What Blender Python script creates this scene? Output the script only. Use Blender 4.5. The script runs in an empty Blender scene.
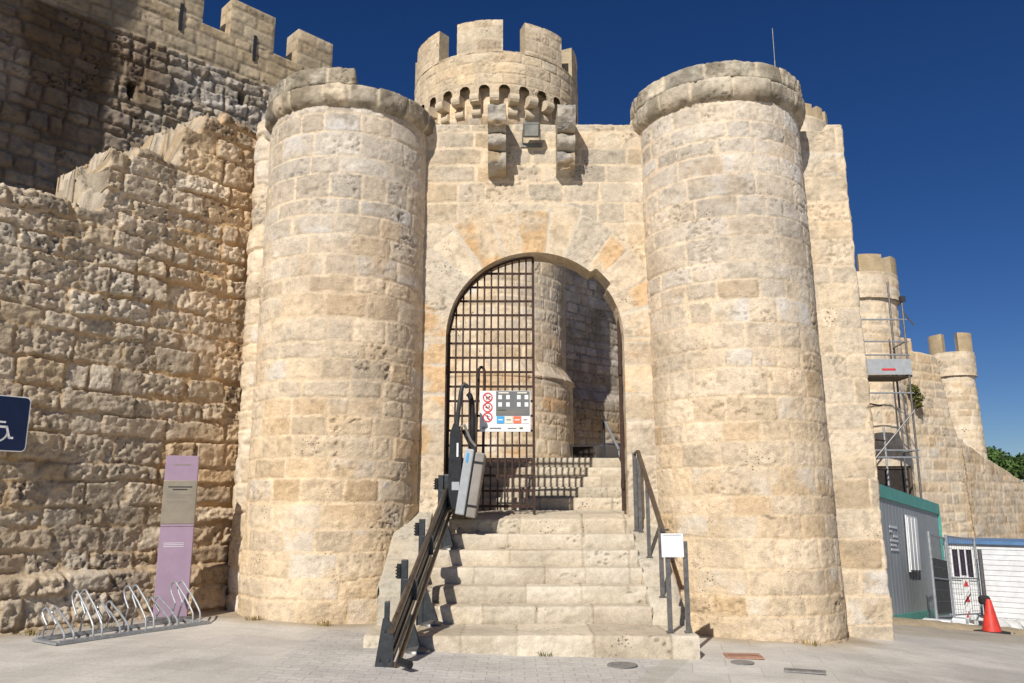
import bpy, math, random
import numpy as np
from mathutils import Vector, Matrix, Euler

random.seed(7)
SC = bpy.context.scene
COL = SC.collection
PI = math.pi
R_ = math.radians

# ------------------------------------------------------------------ noise
_rng = np.random.default_rng(11)
_T = _rng.random((256, 256))

def vnoise(x, y, s=0):
    x = np.asarray(x, float) + s * 17.31; y = np.asarray(y, float) + s * 9.77
    xi = np.floor(x).astype(np.int64); yi = np.floor(y).astype(np.int64)
    fx = x - xi; fy = y - yi
    fx = fx * fx * (3 - 2 * fx); fy = fy * fy * (3 - 2 * fy)
    a = _T[xi & 255, yi & 255]; b = _T[(xi + 1) & 255, yi & 255]
    c = _T[xi & 255, (yi + 1) & 255]; d = _T[(xi + 1) & 255, (yi + 1) & 255]
    return (a * (1 - fx) + b * fx) * (1 - fy) + (c * (1 - fx) + d * fx) * fy

def fbm(x, y, o=4, s=0):
    t = 0; a = 1; n = 0
    for k in range(o):
        t = t + a * vnoise(x, y, s + k * 3.1); n += a
        a *= .5; x = np.asarray(x) * 2.03; y = np.asarray(y) * 2.03
    return t / n

def ridge(x, y, o=3, s=0):
    t = 0; a = 1; n = 0
    for k in range(o):
        t = t + a * (1 - np.abs(2 * vnoise(x, y, s + k * 5.3) - 1)); n += a
        a *= .5; x = np.asarray(x) * 2.1; y = np.asarray(y) * 2.1
    return t / n

def h1(i, s=0):
    v = np.sin(np.asarray(i, float) * 12.9898 + s * 78.233) * 43758.5453
    return v - np.floor(v)

def sstep(a, b, x):
    t = np.clip((x - a) / (b - a), 0, 1)
    return t * t * (3 - 2 * t)

def lerp(a, b, t): return a + (b - a) * t

# ------------------------------------------------------------------ masonry layout
def courses(U, V, seed, h=(.24, .34), w=(.35, .7), warp=.012, wsc=3., rc=.03):
    r = np.random.default_rng(seed)
    Uw = U + warp * (fbm(U * wsc, V * wsc, 3, seed) - .5) * 2
    Vw = V + warp * (fbm(U * wsc, V * wsc, 3, seed + 40) - .5) * 2 + .4 * warp * (vnoise(U * .6, V * .6, seed + 9) - .5) * 2
    vb = [V.min() - .5]
    while vb[-1] < V.max() + .6: vb.append(vb[-1] + r.uniform(*h))
    vb = np.array(vb)
    ci = np.clip(np.searchsorted(vb, Vw) - 1, 0, len(vb) - 2)
    vlo = vb[ci]; vhi = vb[ci + 1]
    ulo = np.zeros_like(U); uhi = np.zeros_like(U); sid = np.zeros(U.shape)
    umin, umax = U.min() - 1, U.max() + 1
    for c in range(len(vb) - 1):
        m = ci == c
        ub = [umin - r.uniform(0, w[1])]
        f = (vb[c + 1] - vb[c]) / (.5 * (h[0] + h[1]))
        while ub[-1] < umax + w[1]:
            ub.append(ub[-1] + r.uniform(*w) * (1.45 if r.random() < .12 else 1) * (.75 + .25 * f))
        if not m.any(): continue
        ub = np.array(ub); k = np.clip(np.searchsorted(ub, Uw[m]) - 1, 0, len(ub) - 2)
        ulo[m] = ub[k]; uhi[m] = ub[k + 1]; sid[m] = c * 977 + k * 13 + seed * 7
    return pack(Uw, Vw, ulo, uhi, vlo, vhi, sid, rc)

def pack(Uw, Vw, ulo, uhi, vlo, vhi, sid, rc):
    dx = np.minimum(Uw - ulo, uhi - Uw); dy = np.minimum(Vw - vlo, vhi - Vw)
    rr = rc * (.6 + .9 * h1(sid, 3))
    cx = np.maximum(rr - dx, 0); cy = np.maximum(rr - dy, 0)
    d = np.where((cx > 0) & (cy > 0), rr - np.hypot(cx, cy), np.minimum(dx, dy))
    a = 2 * (Uw - ulo) / (uhi - ulo) - 1; b = 2 * (Vw - vlo) / (vhi - vlo) - 1
    return dict(sid=sid, d=d, a=a, b=b)

CREAM = [(.68, .555, .398), (.665, .537, .378), (.65, .542, .402), (.70, .588, .442), (.635, .497, .335), (.615, .515, .387), (.675, .567, .425)]
GREYS = [(.56, .49, .395), (.52, .46, .375), (.585, .505, .395), (.54, .465, .365), (.50, .445, .37), (.60, .525, .425)]
RUBBL = [(.60, .495, .365), (.56, .465, .345), (.625, .525, .395), (.53, .435, .32), (.65, .56, .435), (.58, .465, .32)]
MORT = (.76, .61, .425)

def masonry(U, V, L, seed, depth=.012, joint=.012, soft=.012, rough=.010, rs=9., bulge=.006, off=.008,
            pits=1., pal=CREAM, mort=MORT, mgrey=None, tilt=.006, white=0., fill=.15, mnoise=.004, mott=1.):
    sid, d, a, b = L['sid'], L['d'], L['a'], L['b']
    hs = h1(sid, 1); hx = hs * 91.7; hy = h1(sid, 2) * 77.1
    edge = joint * (.6 + .9 * fbm(U * 7, V * 7, 2, seed + 5))
    # some joints are smeared over with mortar
    sm = sstep(.52, .72, fbm(U * 1.7, V * 1.7, 3, seed + 60)) * fill
    edge = edge + sm * .10 * fbm(U * 11, V * 11, 3, seed + 61)
    d = d + joint * 1.5 * (fbm(U * 24, V * 24, 3, seed + 62) - .5) + joint * 1.3 * (fbm(U * 9, V * 9, 2, seed + 63) - .5)
    m = sstep(edge * .55, edge * .55 + soft, d)
    n1 = fbm(U * rs + hx, V * rs + hy, 4, seed)
    n2 = ridge(U * rs * 1.3 + hy, V * rs * 1.3 + hx, 3, seed + 3)
    rg = .45 + 1.2 * h1(sid, 6)
    H = depth + rough * rg * ((n1 - .5) * 2 + .8 * (n2 - .62)) + bulge * (1 - a * a) * (1 - b * b) + off * (h1(sid, 7) - .5) * 2
    H = H + tilt * (a * (h1(sid, 8) - .5) + b * (h1(sid, 9) - .5)) * 2
    pt = sstep(.63, .74, fbm(U * 26, V * 30, 2, seed + 20)) * sstep(.50, .64, fbm(U * 2.6, V * 2.6, 3, seed + 21)) * sstep(.35, .75, h1(sid, 10)) * pits
    H = H - pt * .022
    hm = mnoise * (fbm(U * 22, V * 22, 3, seed + 8) - .5) * 2
    hh = hm * (1 - m) + H * m
    P = np.array(pal); idx = (h1(sid, 4) * len(P)).astype(int) % len(P)
    c = P[idx] * (.90 + .2 * h1(sid, 5))[..., None]
    g = sstep(.3, .75, fbm(U * 1.1, V * 1.1, 4, seed + 30))[..., None]
    c = c * (1.0 - .10 * g) + g * .0
    spots = sstep(.55, .75, fbm(U * 14 + hx, V * 14, 3, seed + 33))[..., None]
    c = c * (1 - .20 * mott * spots)
    # soft lighter and darker blotches that ignore the joints
    bl = fbm(U * 2.3, V * 2.9, 5, seed + 44)[..., None]; c = c * (1 + mott * (.20 * sstep(.3, .7, bl) - .10)) * 1.03
    blt = sstep(.50, .66, fbm(U * .9 + 4, V * 1.3, 5, seed + 45))[..., None]; c = c * lerp(np.ones(3), np.array((1.03, .95, .84)), .5 * mott * blt)
    if white > 0:
        wst = (h1(sid, 12) > 1 - white) * sstep(.42, .66, fbm(U * 4.5 + hx, V * 4.5 + hy, 5, seed + 35)) * (.4 + .6 * h1(sid, 13))
        c = lerp(c, np.array((.70, .655, .59)), (.75 * wst)[..., None])
    mc = np.array(mort) * (.80 + .36 * fbm(U * 5, V * 5, 4, seed + 12))[..., None]
    mcx = sstep(.42, .60, fbm(U * 1.3, V * 1.3, 4, seed + 14))[..., None]; mc = lerp(mc, c * .97, .5 * mcx)
    c = mc * (1 - m[..., None]) + c * m[..., None]
    c = c * (1 - .45 * pt[..., None])
    return hh, c, m

# ------------------------------------------------------------------ mesh assembling
class Acc:
    """collects vertex grids and polygon soups into one mesh"""
    def __init__(self): self.v = []; self.c = []; self.q = []; self.n = 0
    def grid(self, P, C, keep=None, flip=False):
        nu, nv = P.shape[:2]
        I = np.arange(nu * nv).reshape(nu, nv)
        q = np.stack([I[:-1, :-1], I[1:, :-1], I[1:, 1:], I[:-1, 1:]], -1)
        q = q[keep] if keep is not None else q.reshape(-1, 4)
        q = q.reshape(-1, 4)
        if flip: q = q[:, ::-1]
        used = np.unique(q); mp = np.zeros(nu * nv, np.int64); mp[used] = np.arange(len(used))
        self.v.append(P.reshape(-1, 3)[used]); self.c.append(np.broadcast_to(C, P.shape).reshape(-1, 3)[used])
        self.q.append(mp[q] + self.n); self.n += len(used)
        return self

def obj_from(name, acc, mat, parent=None, smooth=True):
    v = np.concatenate(acc.v); c = np.concatenate(acc.c); q = np.concatenate(acc.q)
    if parent is not None:
        v = v - np.array(wloc(parent))
    me = bpy.data.meshes.new(name)
    me.vertices.add(len(v)); me.vertices.foreach_set('co', v.astype(np.float32).ravel())
    me.loops.add(len(q) * 4); me.loops.foreach_set('vertex_index', q.astype(np.int32).ravel())
    me.polygons.add(len(q)); me.polygons.foreach_set('loop_start', np.arange(0, len(q) * 4, 4, dtype=np.int32))
    me.polygons.foreach_set('use_smooth', np.full(len(q), smooth))
    at = me.attributes.new('Col', 'FLOAT_COLOR', 'POINT')
    at.data.foreach_set('color', np.concatenate([np.clip(c, 0, 1), np.ones((len(c), 1))], 1).astype(np.float32).ravel())
    me.update(calc_edges=True); me.validate()
    me.materials.append(mat)
    o = bpy.data.objects.new(name, me); COL.objects.link(o)
    if parent is not None: o.parent = parent
    return o

def wloc(o):
    l = Vector(o.location)
    while o.parent is not None: o = o.parent; l = l + Vector(o.location)
    return l

def tag(o, label=None, cat=None, group=None, kind=None):
    if label: o['label'] = label
    if cat: o['category'] = cat
    if group: o['group'] = group
    if kind: o['kind'] = kind
    return o

def thing(name, label, cat, loc=(0, 0, 0), group=None):
    o = bpy.data.objects.new(name, None); COL.objects.link(o); o.location = loc
    o.empty_display_size = .2
    return tag(o, label, cat, group)

class MB:
    """small hard-surface builder: boxes, tubes, prisms, plates; world coordinates"""
    def __init__(self): self.v = []; self.f = []
    def add(self, vs, fs):
        n = len(self.v); self.v += [tuple(p) for p in vs]; self.f += [tuple(i + n for i in f) for f in fs]; return self
    def box(self, c, s, rot=None, bev=0.):
        x, y, z = s[0] / 2, s[1] / 2, s[2] / 2
        b = min(bev, x * .45, y * .45, z * .45)
        M = Euler(rot).to_matrix() if rot else Matrix.Identity(3)
        c = Vector(c)
        if b <= 0:
            vs = [(-x, -y, -z), (x, -y, -z), (x, y, -z), (-x, y, -z), (-x, -y, z), (x, -y, z), (x, y, z), (-x, y, z)]
            fs = [(0, 3, 2, 1), (4, 5, 6, 7), (0, 1, 5, 4), (1, 2, 6, 5), (2, 3, 7, 6), (3, 0, 4, 7)]
            return self.add([c + M @ Vector(p) for p in vs], fs)
        import bmesh
        bm = bmesh.new(); bmesh.ops.create_cube(bm, size=1)
        for v in bm.verts: v.co = Vector((v.co.x * s[0], v.co.y * s[1], v.co.z * s[2]))
        bmesh.ops.bevel(bm, geom=bm.edges[:], offset=b, segments=2, affect='EDGES', profile=.5)
        bm.verts.index_update()
        self.add([c + M @ v.co for v in bm.verts], [[v.index for v in f.verts] for f in bm.faces])
        bm.free(); return self
    def bar(self, a, b, w, h=None, bev=0., roll=0.):
        """square bar from a to b; w across, h in the upright direction"""
        a = Vector(a); b = Vector(b); h = h or w
        d = b - a; q = d.to_track_quat('Y', 'Z')
        M = q.to_matrix() @ Matrix.Rotation(roll, 3, 'Y')
        return self.box((a + b) / 2, (w, d.length, h), M.to_euler(), bev)
    def tube(self, pts, r, n=8, cap=True):
        pts = [Vector(p) for p in pts]; rings = []
        prev = None
        for i, p in enumerate(pts):
            t = (pts[min(i + 1, len(pts) - 1)] - pts[max(i - 1, 0)]).normalized()
            if prev is None:
                up = Vector((0, 0, 1)) if abs(t.z) < .9 else Vector((1, 0, 0))
                s = t.cross(up).normalized()
            else:
                s = (prev - t * prev.dot(t)).normalized()
            prev = s; u = s.cross(t)
            rr = r[i] if hasattr(r, '__len__') else r
            rings.append([p + (s * math.cos(2 * PI * k / n) + u * math.sin(2 * PI * k / n)) * rr for k in range(n)])
        vs = [p for rg in rings for p in rg]; fs = []
        for i in range(len(pts) - 1):
            for k in range(n):
                a = i * n + k; b = i * n + (k + 1) % n
                fs.append((a, b, b + n, a + n))
        if cap:
            fs.append(tuple(range(n))[::-1]); fs.append(tuple(range((len(pts) - 1) * n, len(pts) * n)))
        return self.add(vs, fs)
    def prism(self, poly, axis_a, axis_b, org, ext):
        """polygon in the plane (axis_a, axis_b) at org, extruded by vector ext"""
        A = Vector(axis_a); B = Vector(axis_b); O = Vector(org); E = Vector(ext); n = len(poly)
        p0 = [O + A * x + B * y for x, y in poly]; p1 = [p + E for p in p0]
        fs = [tuple(range(n))[::-1], tuple(range(n, 2 * n))]
        for k in range(n): fs.append((k, (k + 1) % n, (k + 1) % n + n, k + n))
        return self.add(p0 + p1, fs)
    def lathe(self, prof, c, n=24):
        c = Vector(c); vs = []; fs = []
        for r, z in prof:
            for k in range(n): vs.append(c + Vector((r * math.cos(2 * PI * k / n), r * math.sin(2 * PI * k / n), z)))
        for i in range(len(prof) - 1):
            for k in range(n):
                a = i * n + k; b = i * n + (k + 1) % n
                fs.append((a, b, b + n, a + n))
        fs.append(tuple(range(n))[::-1]); fs.append(tuple(range((len(prof) - 1) * n, len(prof) * n)))
        return self.add(vs, fs)
    def build(self, name, mat, parent=None, smooth=False):
        o_ = Vector(wloc(parent)) if parent else Vector((0, 0, 0))
        me = bpy.data.meshes.new(name)
        me.from_pydata([Vector(p) - o_ for p in self.v], [], self.f)
        import bmesh
        bm = bmesh.new(); bm.from_mesh(me); bmesh.ops.recalc_face_normals(bm, faces=bm.faces[:]); bm.to_mesh(me); bm.free()
        if smooth:
            for p in me.polygons: p.use_smooth = True
            me.update()
            try: me.set_sharp_from_angle(angle=R_(40))
            except Exception: pass
        me.materials.append(mat)
        o = bpy.data.objects.new(name, me); COL.objects.link(o)
        if parent: o.parent = parent
        return o

def arc(c, r, a0, a1, n, ax, bx):
    c = Vector(c); ax = Vector(ax); bx = Vector(bx)
    return [c + (ax * math.cos(lerp(a0, a1, k / n)) + bx * math.sin(lerp(a0, a1, k / n))) * r for k in range(n + 1)]

# ------------------------------------------------------------------ materials
def nodes_of(m):
    m.use_nodes = True
    return m.node_tree.nodes, m.node_tree.links, m.node_tree.nodes['Principled BSDF']

def stone_mat(name, bump=.5, fine=70., amp=.22, pit=24.):
    m = bpy.data.materials.new(name); N, L, B = nodes_of(m)
    at = N.new('ShaderNodeAttribute'); at.attribute_name = 'Col'
    tc = N.new('ShaderNodeTexCoord')
    n1 = N.new('ShaderNodeTexNoise'); n1.inputs['Scale'].default_value = fine; n1.inputs['Detail'].default_value = 6; n1.inputs['Roughness'].default_value = .7
    n2 = N.new('ShaderNodeTexNoise'); n2.inputs['Scale'].default_value = fine * .22; n2.inputs['Detail'].default_value = 5; n2.inputs['Roughness'].default_value = .65
    vo = N.new('ShaderNodeTexVoronoi'); vo.inputs['Scale'].default_value = fine * .9
    for n in (n1, n2, vo): L.new(tc.outputs['Object'], n.inputs['Vector'])
    mr = N.new('ShaderNodeMapRange'); mr.inputs[1].default_value = .25; mr.inputs[2].default_value = .75; mr.inputs[3].default_value = 1 - amp; mr.inputs[4].default_value = 1 + amp * .75
    L.new(n1.outputs['Fac'], mr.inputs[0])
    mr2 = N.new('ShaderNodeMapRange'); mr2.inputs[1].default_value = .3; mr2.inputs[2].default_value = .7; mr2.inputs[3].default_value = 1 - amp * .7; mr2.inputs[4].default_value = 1 + amp * .5
    L.new(n2.outputs['Fac'], mr2.inputs[0])
    mu = N.new('ShaderNodeMath'); mu.operation = 'MULTIPLY'; L.new(mr.outputs[0], mu.inputs[0]); L.new(mr2.outputs[0], mu.inputs[1])
    vm = N.new('ShaderNodeVectorMath'); vm.operation = 'SCALE'; L.new(at.outputs['Color'], vm.inputs[0]); L.new(mu.outputs[0], vm.inputs['Scale'])
    # solution holes: clustered little dark pits
    vp = N.new('ShaderNodeTexVoronoi'); vp.inputs['Scale'].default_value = pit; L.new(tc.outputs['Object'], vp.inputs['Vector'])
    nm = N.new('ShaderNodeTexNoise'); nm.inputs['Scale'].default_value = 2.1; nm.inputs['Detail'].default_value = 4; L.new(tc.outputs['Object'], nm.inputs['Vector'])
    th = N.new('ShaderNodeMapRange'); th.inputs[1].default_value = .53; th.inputs[2].default_value = .80; th.inputs[3].default_value = .0; th.inputs[4].default_value = .36; L.new(nm.outputs['Fac'], th.inputs[0])
    dv = N.new('ShaderNodeMath'); dv.operation = 'SUBTRACT'; L.new(vp.outputs['Distance'], dv.inputs[0]); L.new(th.outputs[0], dv.inputs[1])
    pm = N.new('ShaderNodeMapRange'); pm.inputs[1].default_value = -.03; pm.inputs[2].default_value = .05; pm.inputs[3].default_value = .38; pm.inputs[4].default_value = 1.; L.new(dv.outputs[0], pm.inputs[0])
    v3 = N.new('ShaderNodeVectorMath'); v3.operation = 'SCALE'; L.new(vm.outputs[0], v3.inputs[0]); L.new(pm.outputs[0], v3.inputs['Scale'])
    L.new(v3.outputs[0], B.inputs['Base Color'])
    ad = N.new('ShaderNodeMath'); ad.operation = 'ADD'; L.new(n1.outputs['Fac'], ad.inputs[0]); L.new(n2.outputs['Fac'], ad.inputs[1])
    ad2 = N.new('ShaderNodeMath'); ad2.operation = 'MULTIPLY_ADD'; ad2.inputs[1].default_value = .35
    L.new(vo.outputs['Distance'], ad2.inputs[0]); L.new(ad.outputs[0], ad2.inputs[2])
    ad3 = N.new('ShaderNodeMath'); ad3.operation = 'MULTIPLY_ADD'; ad3.inputs[1].default_value = 1.2; L.new(pm.outputs[0], ad3.inputs[0]); L.new(ad2.outputs[0], ad3.inputs[2])
    bp = N.new('ShaderNodeBump'); bp.inputs['Strength'].default_value = bump; bp.inputs['Distance'].default_value = .012
    L.new(ad3.outputs[0], bp.inputs['Height']); L.new(bp.outputs['Normal'], B.inputs['Normal'])
    B.inputs['Roughness'].default_value = .92; B.inputs['Specular IOR Level'].default_value = .15
    return m

def mat(name, col, rough=.5, metal=0., var=.12, scale=14., bump=.08, spec=.4, dirt=None):
    m = bpy.data.materials.new(name); N, L, B = nodes_of(m)
    tc = N.new('ShaderNodeTexCoord')
    n1 = N.new('ShaderNodeTexNoise'); n1.inputs['Scale'].default_value = scale; n1.inputs['Detail'].default_value = 6; n1.inputs['Roughness'].default_value = .65
    L.new(tc.outputs['Object'], n1.inputs['Vector'])
    cr = N.new('ShaderNodeValToRGB')
    cr.color_ramp.elements[0].position = .3; cr.color_ramp.elements[1].position = .72
    d = dirt or tuple(c * (1 - 2 * var) for c in col)
    cr.color_ramp.elements[0].color = (*d, 1); cr.color_ramp.elements[1].color = (*[min(1, c * (1 + var)) for c in col], 1)
    L.new(n1.outputs['Fac'], cr.inputs[0]); L.new(cr.outputs[0], B.inputs['Base Color'])
    mr = N.new('ShaderNodeMapRange'); mr.inputs[3].default_value = max(.05, rough - .12); mr.inputs[4].default_value = min(1, rough + .15)
    L.new(n1.outputs['Fac'], mr.inputs[0]); L.new(mr.outputs[0], B.inputs['Roughness'])
    B.inputs['Metallic'].default_value = metal; B.inputs['Specular IOR Level'].default_value = spec
    if bump:
        n2 = N.new('ShaderNodeTexNoise'); n2.inputs['Scale'].default_value = scale * 6; n2.inputs['Detail'].default_value = 3
        L.new(tc.outputs['Object'], n2.inputs['Vector'])
        bp = N.new('ShaderNodeBump'); bp.inputs['Strength'].default_value = bump; bp.inputs['Distance'].default_value = .01
        L.new(n2.outputs['Fac'], bp.inputs['Height']); L.new(bp.outputs['Normal'], B.inputs['Normal'])
    return m

STONE = stone_mat('limestone_ashlar', .8, 60., .24)
ROUGH = stone_mat('limestone_rubble', .75, 45., .26)
FAR = stone_mat('limestone_far', .5, 14., .2, 9.)
STEP = stone_mat('limestone_step', .6, 60., .2)

M = {}
M['dark_metal'] = mat('charcoal_paint', (.045, .05, .055), .45, .2, .2, 20)
M['bronze'] = mat('bronzed_rail', (.185, .15, .12), .32, .75, .2, 10, .04)
M['rust'] = mat('rusted_iron', (.085, .045, .032), .75, .3, .3, 30, .3, .3, (.035, .025, .022))
M['galv'] = mat('galvanised_steel', (.42, .44, .46), .45, .55, .15, 25, .05)
M['steel'] = mat('weathered_steel', (.20, .19, .18), .42, .6, .2, 18, .05)
M['black'] = mat('black_plastic', (.018, .019, .021), .42, 0, .2, 14, .03)
M['greyblue'] = mat('greyblue_panel', (.40, .415, .425), .45, .1, .08, 8, .02)
M['taupe'] = mat('taupe_panel', (.30, .27, .235), .5, .1, .1, 8, .02)
M['mauve'] = mat('mauve_paint', (.36, .255, .335), .4, 0, .06, 6, .02)
M['plaque'] = mat('brushed_plaque', (.37, .315, .235), .4, .4, .12, 3, .03)
M['white'] = mat('white_paint', (.78, .78, .77), .5, 0, .04, 6, .02)
M['offwhite'] = mat('white_dirty', (.66, .67, .68), .6, 0, .08, 5, .03)
M['blue_sign'] = mat('blue_sign_face', (.008, .018, .06), .38, 0, .1, 5, .01)
M['red'] = mat('red_ink', (.62, .045, .05), .5, 0, .08, 9, 0)
M['panelgrey'] = mat('grey_print', (.15, .155, .155), .5, 0, .05, 9, 0)
M['ink'] = mat('dark_print', (.03, .03, .032), .6, 0, .05, 9, 0)
M['cyan'] = mat('blue_print', (.06, .36, .68), .5, 0, .05, 9, 0)
M['creamp'] = mat('cream_print', (.74, .70, .58), .5, 0, .05, 9, 0)
M['orangep'] = mat('orange_print', (.80, .19, .09), .5, 0, .05, 9, 0)
M['cone'] = mat('cone_plastic', (.68, .05, .03), .5, 0, .12, 8, .04, .4, (.42, .04, .03))
M['rubber'] = mat('black_rubber', (.03, .03, .03), .8, 0, .2, 20, .1)
M['green'] = mat('green_frame', (.08, .36, .30), .45, .1, .15, 4, .03)
M['contgrey'] = mat('container_grey', (.31, .335, .345), .5, .1, .07, 1.2, .03)
M['netting'] = mat('dark_netting', (.05, .055, .055), .8, 0, .3, 30, .2)
M['bluetrim'] = mat('blue_trim', (.10, .21, .40), .5, 0, .1, 5, .03)
M['glassdark'] = mat('dark_window', (.04, .03, .05), .15, 0, .2, 3, 0)
M['teal'] = mat('teal_paint', (.03, .35, .33), .5, 0, .15, 10, .03)
M['wood'] = mat('scaffold_planks', (.14, .10, .065), .8, 0, .3, 9, .2)
M['shade_and_panel'] = mat('shade_and_panel_brown', (.045, .034, .027), .85, 0, .35, 6, .2)  # dark brown for the opening's painted-in shade and the railing infill
M['lead'] = mat('floodlight_grey', (.22, .215, .19), .5, .3, .15, 12, .04)
M['lampglass'] = mat('lamp_glass', (.36, .36, .32), .2, 0, .2, 4, 0)
M['cover_red'] = mat('red_cover', (.44, .24, .165), .75, .1, .2, 18, .2)
M['cover_grey'] = mat('iron_cover', (.30, .29, .275), .65, .4, .2, 20, .2)
M['dryground'] = mat('dry_soil', (.33, .255, .165), .95, 0, .2, 7, .5)
M['leaf'] = mat('leaf_green', (.075, .135, .028), .6, 0, .45, 1.2, 0, .3)
M['leafy'] = mat('leaf_yellow_green', (.14, .15, .03), .65, 0, .4, 6, 0, .3)
M['straw'] = mat('dry_grass', (.30, .22, .08), .8, 0, .3, 12, 0, .2)
M['bark'] = mat('tree_bark', (.09, .065, .045), .9, 0, .3, 8, .4)

# ------------------------------------------------------------------ sun and sky
TOSUN = Vector((-.42, -1.0, .82)).normalized()
EL = math.asin(TOSUN.z); AZ = math.atan2(TOSUN.x, TOSUN.y)      # azimuth from +Y towards +X
W = bpy.data.worlds.new('World'); SC.world = W; W.use_nodes = True
wn, wl = W.node_tree.nodes, W.node_tree.links
bg = wn['Background']; sky = wn.new('ShaderNodeTexSky'); sky.sky_type = 'NISHITA'; sky.sun_disc = False
sky.sun_elevation = EL; sky.sun_rotation = AZ; sky.altitude = 900; sky.air_density = .9; sky.dust_density = .15; sky.ozone_density = 4.5
gm = wn.new('ShaderNodeGamma'); gm.inputs[1].default_value = 1.0
hs = wn.new('ShaderNodeHueSaturation'); hs.inputs['Hue'].default_value = .513; hs.inputs['Saturation'].default_value = 1.24; hs.inputs['Value'].default_value = .92
wl.new(sky.outputs[0], gm.inputs[0]); wl.new(gm.outputs[0], hs.inputs['Color']); wl.new(hs.outputs[0], bg.inputs[0])
bg.inputs[1].default_value = .062
sl = bpy.data.lights.new('sun', 'SUN'); sl.energy = 5.0; sl.angle = R_(.55); sl.color = (1.0, .955, .885)
so = bpy.data.objects.new('sun', sl); COL.objects.link(so)
so.rotation_euler = (-TOSUN).to_track_quat('-Z', 'Y').to_euler(); so.location = (-6, -18, 14)

# ------------------------------------------------------------------ camera
cam = bpy.data.cameras.new('camera'); co = bpy.data.objects.new('camera', cam); COL.objects.link(co)
cam.sensor_width = 36; cam.lens = 28.125; cam.clip_end = 2000; cam.clip_start = .05
co.location = (0, 0, 1.44); co.rotation_euler = (R_(90 + 11.5), 0, 0); SC.camera = co
SC.view_settings.view_transform = 'Standard'; SC.view_settings.look = 'None'; SC.view_settings.exposure = 0; SC.view_settings.gamma = 1

# ------------------------------------------------------------------ ground
def gz(x, y):
    x = np.asarray(x, float); y = np.asarray(y, float)
    z = np.where(x < 0, .05 * np.minimum(-x, 2.8), 0) - .02 * np.clip(x, 0, 16) - .075 * np.clip(x - 3, 0, 10)
    k = sstep(2.5, 6, x)
    z = z - .08 * np.clip(y - 12.5, 0, 14) * k
    return z
def g1(x, y): return float(gz(x, y))

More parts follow.
